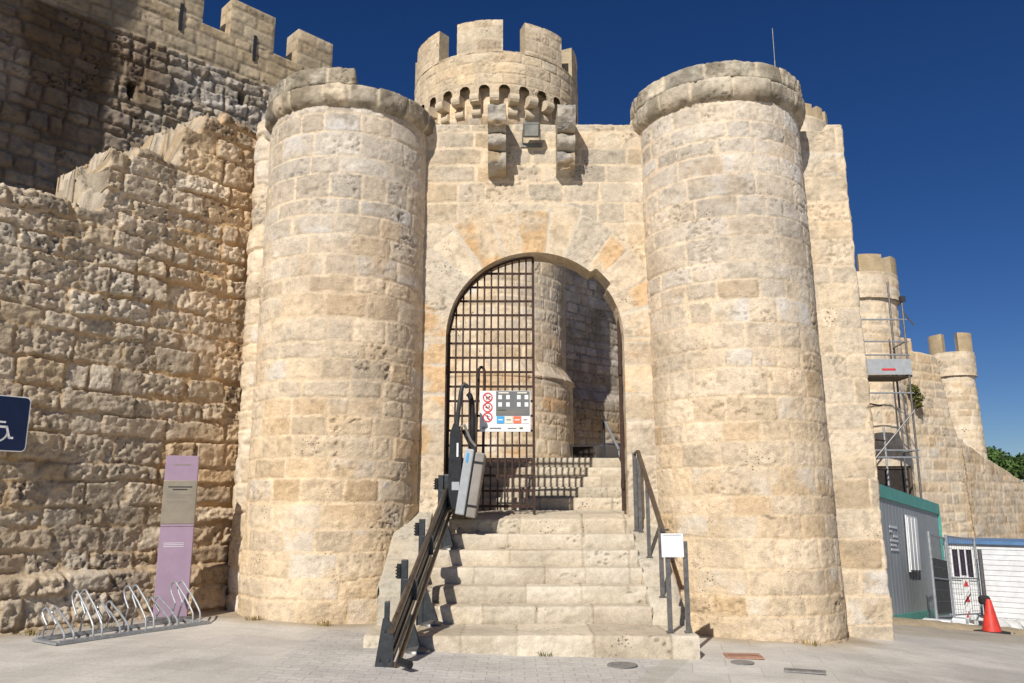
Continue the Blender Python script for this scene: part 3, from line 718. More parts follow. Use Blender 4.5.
# ------------------------------------------------------------------ stone block with masonry on each face
def panel(A, org, eu, ev, lu, lv, out, seed, du, pal=CREAM, hh=(.24, .34), ww=(.35, .7), flip=False, **kw):
    """a rectangular masonry face: org + u*eu + v*ev, displaced along out"""
    nu = max(2, int(lu / du) + 1); nv = max(2, int(lv / du) + 1)
    U, V = np.meshgrid(np.linspace(0, lu, nu), np.linspace(0, lv, nv), indexing='ij')
    L = courses(U, V, seed, h=hh, w=ww, warp=kw.pop('warp', .012), rc=.03)
    ao = kw.pop('fn', None)
    hgt, c, m = masonry(U, V, L, seed, pal=pal, **kw)
    bd = np.minimum(np.minimum(U, lu - U), np.minimum(V, lv - V)); hgt = hgt * sstep(0, .06, bd)
    P = np.array(org) + U[..., None] * np.array(eu) + V[..., None] * np.array(ev) + hgt[..., None] * np.array(out)
    if ao: c = ao(c, m, U, V)
    A.grid(P, c, None, flip)

def block(name, parent, org, d, n, lu, dep, z0, z1, seed, du, pal, **kw):
    """upright stone block: d along, n outwards normal of its front, dep thickness behind it"""
    A = Acc(); d = np.array(d + (0.,)); n = np.array(n + (0.,)); o = np.array(org + (z0,)); z = np.array((0, 0, 1.)); h = z1 - z0
    panel(A, o, d, z, lu, h, n, seed, du, pal, **kw)
    panel(A, o - n * dep, n, z, dep, h, -d, seed + 1, du, pal, **kw)
    panel(A, o + d * lu, -n, z, dep, h, d, seed + 2, du, pal, **kw)
    panel(A, o + d * lu - n * dep, -d, z, lu, h, -n, seed + 3, du * 2, pal, **kw)
    panel(A, o + z * h, d, -n, lu, dep, z, seed + 4, du, pal, **kw)
    return obj_from(name, A, FAR, parent)

# ------------------------------------------------------------------ high castle wall behind
TAN = [(.52, .415, .275), (.48, .385, .255), (.55, .45, .31), (.45, .36, .24), (.53, .43, .30)]
OLD = [(.56, .49, .40), (.50, .44, .36), (.60, .54, .46), (.45, .39, .31), (.64, .58, .50), (.52, .44, .33)]
q2 = math.sqrt(.5)
KC = (-.47, 22.0)     # keep tower centre; the wall line runs through it at 45 degrees
def wp(s, off=0.): return (KC[0] + q2 * s + q2 * off, KC[1] + q2 * s - q2 * off)
ZC = 11.72
def castle_wall():
    t = thing('castle_wall', 'high weathered castle wall with battlements rising behind the ruined wall', 'wall', (*wp(-9.), 0))
    S0, S1 = -16.5, 9.; du = .032
    us = np.concatenate([np.arange(S0, -1.5, du), np.arange(-1.5, S1, .05)]); zs = np.arange(1.5, ZC + .62, du)
    U, V = np.meshgrid(us, zs, indexing='ij')
    L = courses(U, V, 81, h=(.20, .36), w=(.22, .58), warp=.045, wsc=2.6, rc=.04)
    hgt, c, m = masonry(U, V, L, 81, depth=.050, joint=.018, soft=.022, rough=.042, rs=10., bulge=.006, off=.030, tilt=.02, pits=1.5, pal=OLD, mort=(.38, .32, .24), fill=.35, mnoise=.02)
    L2 = courses(U, V, 83, h=(.26, .34), w=(.4, .7), warp=.015, rc=.03)
    h2, c2, m2 = masonry(U, V, L2, 83, depth=.012, joint=.012, soft=.03, rough=.014, pal=TAN, mort=(.30, .24, .16), off=.006, pits=.7)
    k = sstep(10.75, 10.83, V + .16 * (fbm(U * .8, V * 0, 3, 5) - .5))
    hgt = lerp(hgt, h2 + .03, k); c = lerp(c, c2, k[..., None])
    # sooty lichen streaks, kept fainter where the wall is sunlit
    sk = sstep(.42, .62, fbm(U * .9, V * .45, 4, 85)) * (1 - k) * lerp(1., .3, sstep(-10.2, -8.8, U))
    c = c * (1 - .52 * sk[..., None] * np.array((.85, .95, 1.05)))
    oc = sstep(.56, .7, fbm(U * .35, V * .5, 3, 87)) * (1 - k); c = c * lerp(np.ones(3), np.array((1.0, .86, .66)), .6 * oc[..., None])
    c = c * lerp(np.ones(3), np.array((.60, .53, .46)), (sstep(-9.0, -10.4, U + .6 * (fbm(U, V, 3, 88) - .5)) * (1 - .6 * k))[..., None])  # turret's shadow deepened in the stone colour, along with dark lichen
    # putlog holes
    for (su, zv) in ((-7.9, 10.3), (-7.0, 9.55), (-6.35, 9.45), (-8.6, 8.9), (-7.35, 8.7), (-5.9, 8.6), (-10.2, 9.6), (-9.5, 7.9)):
        hd = sstep(.16, .10, np.maximum(np.abs(U - su) * 2.0, np.abs(V - zv) * .9))
        hgt = hgt - .30 * hd; c = c * (1 - .6 * hd[..., None])
    hgt = hgt * lerp(1, .45, sstep(0, 2, U)) + sstep(0, .5, U) * .34 * np.clip((5.05 - V) / .5, 0, 1)
    fold = np.clip(V - ZC, 0, None); zz = np.minimum(V, ZC)
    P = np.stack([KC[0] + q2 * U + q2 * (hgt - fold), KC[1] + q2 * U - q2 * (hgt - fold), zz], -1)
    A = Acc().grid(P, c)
    Ub, Zb = np.meshgrid(np.linspace(S0, S1, 40), np.linspace(0, ZC - .02, 8), indexing='ij')
    A.grid(np.stack([KC[0] + q2 * Ub - q2 * .62, KC[1] + q2 * Ub + q2 * .62, Zb], -1), np.array((.36, .31, .24)))
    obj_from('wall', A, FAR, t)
    # merlons: front face starts (distance along the wall) and widths
    for i, (s, w) in enumerate(((-15.4, 1.2), (-13.5, 1.2), (-11.6, 1.15), (-9.95, 1.05), (-8.27, 1.06), (-6.60, .95), (2.9, 1.0), (4.6, 1.0), (6.3, 1.0))):
        o = wp(s, .035)
        b = block('merlon', t, o, (q2, q2), (q2, -q2), w, .55, ZC - .06, ZC + .90, 300 + i * 7, .035, TAN, hh=(.26, .34), ww=(.4, .7), depth=.012, joint=.012, soft=.03, rough=.012, off=.006, mort=(.32, .26, .17))
        if w > 1.0 and -13 < s < -7:   # arrow slit: dark bar on the face, painting the shade of its hollow
            c0 = Vector((*wp(s + w * .55, .052), ZC - .10))
            MB().box(c0, (.07, .05, .62), (0, 0, PI / 4)).build('arrow_slit_shade', M['ink'], b)
castle_wall()

def keep_tower():
    cx, cy = KC
    t = thing('keep_tower', 'tall round battlemented tower with a corbelled top behind the gate arch', 'tower', (cx, cy, 2.2))
    Rs, Rb, Rt = 1.97, 2.14, 2.41
    th = angles(420, 50); du = .033
    zs = np.arange(1.8, 12.5, du)
    TH, ZZ = np.meshgrid(th, zs, indexing='ij'); U = TH * Rs; V = ZZ
    L = courses(U, V, 91, h=(.26, .40), w=(.3, .6), warp=.02, rc=.05)
    hgt, c, m = masonry(U, V, L, 91, depth=.010, joint=.016, soft=.03, rough=.009, off=.006, rs=12, bulge=.002, pits=.9, pal=CREAM, white=.1, fill=.6)
    st = sstep(.6, .72, fbm(U * 1.2, V * 1.6, 3, 97)) * sstep(5.0, 4.2, V); c = c * lerp(np.ones(3), np.array((1.0, .74, .5)), .7 * st[..., None])
    zt, zb = 4.98, 4.62     # conical offset of the base
    RR = np.where(V > zt, Rs, np.where(V < zb, Rb + .0, lerp(Rs, Rb + .06, (zt - V) / (zt - zb)))) + .16 * sstep(11.3, 11.75, V)
    P = cyl_pts(cx, cy, TH, RR + hgt, ZZ)
    obj_from('shaft', Acc().grid(P, c), FAR, t)
    # overhanging drum with arches cut between the corbels
    n = 28; zd = 11.98
    zs = np.arange(zd, 13.45, .02); TH, ZZ = np.meshgrid(th, zs, indexing='ij'); TH = TH.copy(); ZZ = ZZ.copy()
    U = TH * Rt
    L = courses(U, ZZ, 93, h=(.27, .36), w=(.4, .75), warp=.012, rc=.03)
    hgt, c, m = masonry(U, ZZ, L, 93, depth=.010, joint=.010, soft=.025, rough=.010, off=.006, pal=[(.63, .505, .345), (.60, .48, .335), (.65, .545, .39), (.57, .46, .32)], mort=(.60, .48, .33), fill=.5)
    pit = 2 * PI / n; loc = (np.mod(TH / pit + .0, 1) - .5) * pit * Rt
    hw = .155; cut = ((ZZ < 12.30) & (np.abs(loc) < hw)) | (np.hypot(loc, ZZ - 12.30) < hw)
    keep = ~(cut[:-1, :-1] & cut[1:, 1:])
    A = Acc().grid(cyl_pts(cx, cy, TH, Rt + hgt, ZZ), c, keep)
    # soffit, wall-walk and inside
    r2 = np.linspace(Rt - .30, Rt + .01, 3); T2, RR2 = np.meshgrid(np.linspace(-PI, PI, 120), r2, indexing='ij')
    A.grid(cyl_pts(cx, cy, T2, RR2, np.full_like(T2, 13.43)), np.array((.45, .38, .27)))
    r3 = np.linspace(Rs - .05, Rt - .3, 3); T3, RR3 = np.meshgrid(np.linspace(-PI, PI, 120), r3, indexing='ij')
    A.grid(cyl_pts(cx, cy, T3, RR3, np.full_like(T3, 12.50)), np.array((.42, .34, .22)))
    Ti, Zi = np.meshgrid(np.linspace(-PI, PI, 120), np.linspace(12.4, 13.43, 5), indexing='ij')
    A.grid(cyl_pts(cx, cy, Ti, np.full_like(Ti, Rt - .30), Zi), np.array((.42, .35, .24)))
    A.grid(cyl_pts(cx, cy, *np.meshgrid(np.linspace(-PI, PI, 60), [.0, Rt - .3], indexing='ij'), np.full((60, 2), 12.6)), np.array((.36, .31, .24)))
    obj_from('drum', A, FAR, t)
    # corbels: two rounded lobes, one above the other
    base = None
    for k in range(n):
        a = k * pit
        if base is None:
            mb = MB()
            for (r0, r1, z0, z1) in ((Rs - .05, Rs + .27, 11.66, 11.94), (Rs - .05, Rs + .50, 11.96, 12.24)):
                L_ = r1 - r0; h_ = (z1 - z0)
                poly = [(0, 0), (0, h_)] + [(L_ - h_ / 2 + h_ / 2 * math.sin(b), h_ / 2 + h_ / 2 * math.cos(b)) for b in np.linspace(0, PI, 9)]
                mb.prism([(p[0] + r0, p[1] + z0) for p in poly], (0, -1, 0), (0, 0, 1), (-.125 + cx, cy, 0), (.25, 0, 0))
            base = mb.build('corbel', CORB, t, False); b = base
        else:
            b = base.copy(); COL.objects.link(b); b.parent = t
        # rotate about the tower axis (mesh coordinates are relative to the tower base)
        b.rotation_euler = (0, 0, a)
    for k in range(8):
        a0 = R_(-10.0 + 45 * k - 15.3); a1 = R_(-10.0 + 45 * k + 15.3)
        TT = np.linspace(a0, a1, 46); zz = np.linspace(13.40, 14.36 + .03 * h1(k, 2), 32)
        T4, Z4 = np.meshgrid(TT, zz, indexing='ij'); U4 = T4 * Rt
        L = courses(U4, Z4, 111 + k, h=(.28, .36), w=(.4, .75), warp=.01)
        hg, c4, m4 = masonry(U4, Z4, L, 111 + k, depth=.01, joint=.01, soft=.025, rough=.010, off=.006, pal=[(.63, .505, .345), (.60, .48, .335), (.65, .545, .39), (.57, .46, .32)], mort=(.60, .48, .33))
        zt = zz[-1]
        A = Acc().grid(cyl_pts(cx, cy, T4, Rt + hg, Z4), c4)
        A.grid(cyl_pts(cx, cy, T4, np.full_like(T4, Rt - .36), Z4), np.array((.43, .35, .23)), None, True)
        rr = np.linspace(Rt - .36, Rt + .012, 8)
        T5, R5 = np.meshgrid(TT, rr, indexing='ij'); A.grid(cyl_pts(cx, cy, T5, R5, np.full_like(T5, zt)), np.array((.48, .41, .30)))
        for a_, fl in ((a0, True), (a1, False)):
            R6, Z6 = np.meshgrid(rr, zz, indexing='ij')
            A.grid(cyl_pts(cx, cy, np.full_like(R6, a_), R6, Z6), np.array((.47, .38, .25)) * (.85 + .3 * fbm(R6 * 8, Z6 * 8, 3, k))[..., None], None, fl)
        obj_from('merlon', A, FAR, t)
CORB = mat('corbel_stone', (.62, .51, .36), .95, 0, .12, 6, .4)
keep_tower()

def plain_tower(name, label, cx, cy, R, z0, z1, Rt, zc, zm, nm, mw, a_off, seed, du=.06, lean=0., pal=CREAM):
    """distant round turret: shaft, flared upper drum, merlons"""
    t = thing(name, label, 'tower', (cx, cy, z0))
    th = angles(int(2.4 * PI * .62 * R / du) + 8, 24)
    zs = np.concatenate([np.arange(z0, z1, du), [z1]]); TH, ZZ = np.meshgrid(th, zs, indexing='ij')
    L = courses(TH * R, ZZ, seed, h=(.28, .42), w=(.45, .9), warp=.02)
    hg, c, m = masonry(TH * R, ZZ, L, seed, depth=.02, joint=.014, soft=.05, rough=.015, pal=pal, fill=.5)
    obj_from('shaft', Acc().grid(cyl_pts(cx, cy, TH, R + hg + lean * np.clip(z1 - ZZ, 0, 99), ZZ), c), FAR, t)
    zs = np.concatenate([np.arange(z1, zc, du), [zc]]); TH, ZZ = np.meshgrid(th, zs, indexing='ij')
    L = courses(TH * R, ZZ, seed + 1, h=(.28, .42), w=(.45, .9), warp=.02)
    hg, c, m = masonry(TH * R, ZZ, L, seed + 1, depth=.015, joint=.012, soft=.05, rough=.012, pal=pal, fill=.5)
    A = Acc().grid(cyl_pts(cx, cy, TH, Rt + hg, ZZ), c)
    for z in (z1, zc):
        A.grid(cyl_pts(cx, cy, *np.meshgrid(np.linspace(-PI, PI, 60), [.0, Rt], indexing='ij'), np.full((60, 2), z)), np.array((.40, .33, .23)))
    obj_from('drum', A, FAR, t)
    for k in range(nm):
        a0 = 2 * PI * k / nm + a_off - mw / 2; a1 = a0 + mw
        TT = np.linspace(a0, a1, 12); zz = np.linspace(zc - .02, zm, 10); T4, Z4 = np.meshgrid(TT, zz, indexing='ij')
        cc = np.array((.47, .36, .22)) * (.8 + .4 * fbm(T4 * R * 4, Z4 * 4, 3, seed + k))[..., None]
        A = Acc().grid(cyl_pts(cx, cy, T4, np.full_like(T4, Rt), Z4), cc); A.grid(cyl_pts(cx, cy, T4, np.full_like(T4, Rt - .35), Z4), cc, None, True)
        T5, R5 = np.meshgrid(TT, [Rt - .35, Rt], indexing='ij'); A.grid(cyl_pts(cx, cy, T5, R5, np.full_like(T5, zm)), np.array((.44, .36, .25)))
        for a_, fl in ((a0, True), (a1, False)):
            R6, Z6 = np.meshgrid([Rt - .35, Rt], zz, indexing='ij'); A.grid(cyl_pts(cx, cy, np.full_like(R6, a_), R6, Z6), np.array((.45, .36, .24)), None, fl)
        obj_from('merlon', A, FAR, t)
    return t
# turret just outside the left edge whose shadow falls on the high wall
plain_tower('wall_turret', 'round turret of the high wall beyond the left edge, its shadow on the wall', -12.2, 10.0, 2.2, 0, 15.8, 2.31, 17.4, 18.5, 8, R_(34), 0, 131, .12)
# slim turret whose merlons show over the wall end
plain_tower('far_tower', 'far castle tower whose little merlons peep over the wall end by the right gate tower', 10.65, 30.0, 1.93, -1, 14.0, 1.97, 15.95, 16.45, 19, R_(11), 0, 141, .1)

# ------------------------------------------------------------------ castle walls on the right
plain_tower('flank_turret', 'battlemented turret behind the scaffold with a banded upper drum', 11.95, 27.0, 1.28, -2.2, 8.15, 1.38, 9.05, 9.65, 7, R_(33), .015, 151, .055)
plain_tower('flank_turret', 'farthest battlemented turret, a slender one with two merlons above the long wall', 23.45, 42.0, .95, -2.2, 8.0, 1.08, 9.25, 10.25, 4, R_(50), R_(16), 161, .075, .035)

def line_wall(name, label, p0, p1, zt0, zt1, z0, seed, du, batter=0., pal=CREAM, step=None, dark=0.):
    t = thing(name, label, 'wall', (p0[0], p0[1], z0))
    a = np.array(p0); b = np.array(p1); ln = np.linalg.norm(b - a); d = (b - a) / ln; n = np.array((d[1], -d[0]))
    us = np.arange(0, ln, du); zs = np.arange(z0, max(zt0, zt1) + .8, du)
    U, V = np.meshgrid(us, zs, indexing='ij')
    L = courses(U, V, seed, h=(.26, .40), w=(.35, .8), warp=.03, rc=.05)
    hg, c, m = masonry(U, V, L, seed, depth=.012, joint=.018, soft=.04, rough=.016, off=.010, rs=7, bulge=.004, pal=pal, fill=.6, white=.1)
    st = sstep(.45, .65, fbm(U * .5, V * .9, 4, seed + 3)); c = c * lerp(np.ones(3), np.array((.97, .88, .74)), .6 * st[..., None])
    top = zt0 + (zt1 - zt0) * U / ln + .10 * (fbm(U * 1.5, U * 0, 3, seed) - .5)
    if step is not None: top = top + step(U)
    fold = np.clip(V - top, 0, None); zz = np.minimum(V, top)
    off = hg + batter * np.clip(zt0 - V, 0, 99)
    P = np.stack([a[0] + d[0] * U + n[0] * (off - fold), a[1] + d[1] * U + n[1] * (off - fold), zz], -1)
    obj_from('wall', Acc().grid(P, c), FAR, t)
    return t
line_wall('curtain_wall', 'lit curtain wall between the scaffolded turret and the far slender turret', (11.6, 26.0), (15.9, 28.37), 6.7, 6.6, -3, 171, .04, .012,
          step=lambda U: .42 * (np.mod(U + .3, 1.15) < .62) * (U < 3.0) - 2.9 * sstep(3.75, 4.65, U))
line_wall('retaining_wall', 'castle side wall running back from the wall end to the scaffolded turret', (5.0, 11.6), (11.3, 26.5), 6.5, 6.5, -3, 191, .07, 0)
line_wall('boundary_wall', 'long low stone wall running away to the right edge below the trees', (15.75, 28.22), (27., 38.4), 3.6, .45, -4.4, 181, .05, .03)

# ------------------------------------------------------------------ stone steps
STEPC = [(.625, .545, .425), (.61, .53, .41), (.635, .56, .445), (.60, .515, .395), (.615, .54, .42)]
def step(name, parent, x0, x1, yf, yb, zb, zt, seed, zt_back=None, joint=.9):
    """one course of the flight: worn riser, rounded nosing, tread; two end cheeks"""
    ztb = zt if zt_back is None else zt_back
    rz = zt - zb; r = .028
    prof = [(yf + .004, zb - .04), (yf, zb + .02), (yf - .004, zt - r)] + [(yf + r * (1 - math.sin(a)) - .004, zt - r * (1 - math.cos(a)) * 1.0) for a in np.linspace(PI * .45, 0.02, 6)][::1]
    prof = [(yf + .004, zb - .04), (yf, zb + .02), (yf, zt - r)] + [(yf + r - r * math.cos(a), zt - r + r * math.sin(a)) for a in np.linspace(.2, PI / 2, 6)] + ([(yf + .24, zt + .055)] if zt_back is not None else []) + [(yb + .05, ztb)]
    pr = np.array(prof); ln = np.concatenate([[0], np.cumsum(np.hypot(*np.diff(pr, axis=0).T))])
    nv = int(ln[-1] / .016) + 2
    if ln[-1] > 1.5: nv = int(1.2 / .016) + 40
    vv = np.linspace(0, ln[-1], nv); py = np.interp(vv, ln, pr[:, 0]); pz = np.interp(vv, ln, pr[:, 1])
    us = np.arange(x0, x1 + .001, .016); U, VV = np.meshgrid(us, vv, indexing='ij')
    r_ = np.random.default_rng(seed); ub = [x0 - r_.uniform(0, .5)]
    while ub[-1] < x1 + .5: ub.append(ub[-1] + r_.uniform(.5, 1.1) * joint)
    ub = np.array(ub); Uw = U + .01 * (fbm(U * 5, VV * 5, 2, seed) - .5) * 2; k = np.searchsorted(ub, Uw) - 1
    L = pack(Uw, VV, ub[k], ub[k + 1], np.full_like(U, -1.), np.full_like(U, ln[-1] + 1), k * 19. + seed * 3, .02)
    hg, c, m = masonry(U, VV, L, seed, depth=.005, joint=.010, soft=.010, rough=.009, rs=14, bulge=.0, off=.003, tilt=.002, pits=.9, pal=STEPC, mort=(.42, .35, .25), fill=.0, mnoise=.002, mott=.45)
    tn = np.stack([np.gradient(py), np.gradient(pz)], -1); tn /= np.linalg.norm(tn, axis=1)[:, None] + 1e-9
    ny, nz = -tn[:, 1], tn[:, 0]
    onr = sstep(.02, -.02, pz - (zt - .04))      # 1 on riser
    hg = hg * lerp(.5, 1.0, onr)[None]
    # chipped, worn nosing
    nose = np.exp(-((vv - ln[3]) / .04) ** 2)[None]
    chip = sstep(.55, .8, fbm(U * 4.5, U * 0 + seed, 4, seed)) * .025 + .008 * fbm(U * 1.1, U * 0 + seed, 2, seed + 1)
    PY = py[None] + ny[None] * hg + nose * chip * .7; PZ = pz[None] + nz[None] * hg - nose * chip * .8 - .01 * (1 - onr)[None] * (fbm(U * 1.3, VV * 1.3, 3, seed + 9) - .3)
    # grime at the tread foot
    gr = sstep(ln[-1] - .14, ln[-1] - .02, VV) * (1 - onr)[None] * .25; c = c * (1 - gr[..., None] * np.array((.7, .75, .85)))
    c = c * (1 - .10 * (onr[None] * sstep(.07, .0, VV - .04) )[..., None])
    stn = sstep(.5, .7, fbm(U * 1.7, VV * 2.2 + seed, 5, seed + 31)) * .16; c = c * (1 - stn[..., None] * np.array((.8, .9, 1.05)))
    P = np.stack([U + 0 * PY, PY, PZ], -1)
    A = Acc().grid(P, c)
    for xe, fl in ((x0, False), (x1, True)):
        q = np.linspace(0, 1, 8); i = 0 if not fl else -1
        Q, _ = np.meshgrid(q, vv, indexing='ij')
        zlow = np.minimum(PZ[i], zb - .04)
        A.grid(np.stack([np.full(Q.shape, xe), PY[i][None] * np.ones_like(Q), lerp(zlow[None], PZ[i][None], Q)], -1), np.array((.50, .43, .32)), None, fl)
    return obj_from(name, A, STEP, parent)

RZ = .18
YS = [8.23, 9.02, 9.30, 9.58, 9.86, 10.13, 10.40]
st1 = thing('stone_staircase', 'worn pale stone steps rising from the paving to the gateway', 'stairs', (.3, 8.23, 0))
for i, y in enumerate(YS):
    x0, x1 = (-1.45, 1.83) if i == 0 else (-1.06, 1.515)
    yb = YS[i + 1] if i < 6 else 12.04
    step('step' if i < 6 else 'landing', st1, x0, x1 if i < 6 else 1.72, y, yb, RZ * i - (.05 if i == 0 else 0), RZ * (i + 1), 200 + i * 3, 1.36 if i == 6 else None)
st2 = thing('stone_staircase', 'second short flight of steps inside the gateway crossed by the gate shadow', 'stairs', (.3, 12.0, 1.3))
zt = [1.36, 1.535, 1.695, 1.855, 2.01, 2.17]
for i in range(5):
    step('step', st2, -1.7, 2.3, 12.0 + .23 * i, 12.0 + .23 * (i + 1) if i < 4 else 13.6, zt[i], zt[i + 1], 240 + i * 3)

def stringer(name, label, x0, x1, y0, y1, z_lo, slope, seed, zbase):
    t = thing(name, label, 'stair wall', ((x0 + x1) / 2, y0, 0))
    du = .018
    def topz(Y): return z_lo + slope * (Y - y0)
    xs = np.linspace(x0, x1, int((x1 - x0) / du) + 1)
    hv = z_lo - zbase; ln = y1 - y0; vv = np.concatenate([np.arange(0, hv, du), hv + np.arange(0, ln + du, du)])
    U, V = np.meshgrid(xs, vv, indexing='ij')
    n = fbm(U * 7, V * 7, 4, seed)
    yy = y0 + np.clip(V - hv, 0, None); zz = np.where(V < hv, zbase + V, topz(yy))
    rnd = .04 * np.exp(-((V - hv) / .05) ** 2)
    L = courses(U + 9, V, seed, h=(.5, .8), w=(.6, .9), warp=.01)
    hg, c, m = masonry(U, V, L, seed, depth=.003, joint=.007, rough=.010, off=.002, pits=.8, pal=[(.52, .465, .37), (.49, .44, .35), (.55, .49, .39)], mort=(.46, .40, .3), fill=0)
    ed = np.minimum(U - x0, x1 - U); er = .015 * sstep(.03, 0, ed)
    P = np.stack([U, yy + rnd - hg * (V < hv), zz + hg * (V >= hv) - rnd - er], -1)
    A = Acc().grid(P, c)
    ys = np.arange(y0, y1 + du, .03); qs = np.linspace(0, 1, 40)
    Y2, Q2 = np.meshgrid(ys, qs, indexing='ij')
    for xe, sg in ((x0, -1), (x1, 1)):
        zz2 = lerp(zbase, topz(Y2) - .012, Q2)
        L = courses(Y2, zz2, seed + 2, h=(.28, .36), w=(.4, .7), warp=.012)
        hg, c, m = masonry(Y2, zz2, L, seed + 2, depth=.006, joint=.01, rough=.010, pal=[(.52, .465, .37), (.49, .44, .35)], fill=.3)
        A.grid(np.stack([xe + sg * hg * sstep(1, .96, Q2) * sstep(0, .05, Y2 - y0), Y2, zz2], -1), c, None, sg < 0)
    obj_from('wall', A, STEP, t)
stringer('stair_side_wall', 'sloping stone side wall of the steps below the metal handrail', 1.50, 1.86, 8.98, 10.55, .30, .60, 261, -.1)
stringer('stair_side_wall', 'sloping stone side wall of the steps behind the stairlift rail', -1.44, -1.02, 8.92, 10.55, .55, .52, 263, -.1)

# courtyard floor behind the gate
def courtyard():
    xs = np.linspace(-14, 5.4, 60); ys = np.linspace(13.45, 40, 60); X, Y = np.meshgrid(xs, ys, indexing='ij')
    P = np.stack([X, Y, 2.145 + .03 * (fbm(X, Y, 3, 2) - .5)], -1)
    o = obj_from('courtyard_ground', Acc().grid(P, np.array((.42, .36, .26))), FAR); o['kind'] = 'structure'
courtyard()

# ------------------------------------------------------------------ iron gate
YG = 10.60
def gate_leaf(label, hinge_x, sgn, ang):
    """sgn +1: leaf runs right from its hinge. built closed in plane y=YG, then swung about the hinge"""
    t = thing('iron_gate_leaf', label, 'gate', (hinge_x, YG, 1.28))
    def top(x):
        return AZ0 + math.sqrt(max(.0, (AR - .03) ** 2 - (x - AX) ** 2))
    z0 = 1.375
    def P(x, z, y=0.):      # local swing
        lx = x - hinge_x; c, s = math.cos(ang), math.sin(ang)
        return (hinge_x + lx * c - y * s, YG + lx * s + y * c, z)
    xs = [hinge_x + sgn * (.022 + .0949 * k) for k in range(13)]
    fr = MB()
    xa, xb = xs[0], xs[-1]
    fr.bar(P(xa, z0 - .02), P(xa, top(xa)), .04); fr.bar(P(xb, z0 - .06), P(xb, top(xb)), .034)
    arcp = [P(xa + (xb - xa) * k / 16, top(xa + (xb - xa) * k / 16)) for k in range(17)]
    fr.tube(arcp, .016, 6)
    fr.bar(P(xa, z0 + .04), P(xb, z0 + .04), .022, .035)
    fr.build('frame', M['rust'], t)
    for x in xs[1:-1]:
        MB().bar(P(x, z0 - .01, -.008), P(x, top(x), -.008), .023).build('upright_bar', M['rust'], t)
    k = 1
    while z0 + .04 + .196 * k < top(xb) - .05:
        z = z0 + .04 + .196 * k
        # left end where the arch allows
        xl = xa
        if z > AZ0:
            hx = math.sqrt(max(0, (AR - .03) ** 2 - (z - AZ0) ** 2)); xl = max(AX - hx, xa) if sgn > 0 else min(AX + hx, xa)
        if abs(xb - xl) > .08:
            MB().bar(P(xl, z, .010), P(xb, z, .010), .014, .030).build('cross_bar', M['rust'], t)
        k += 1
    for z in (1.7, 3.2):
        MB().lathe([(.028, -.06), (.028, .06)], P(xa - sgn * .02, z), 10).build('hinge', M['rust'], t)
    return t
gate_leaf('closed left leaf of the rusty iron grille gate with arched top', AX - AR + .01, 1, 0.)
gate_leaf('open right leaf of the iron grille gate seen edge on', AX + AR - .04, -1, -R_(99))

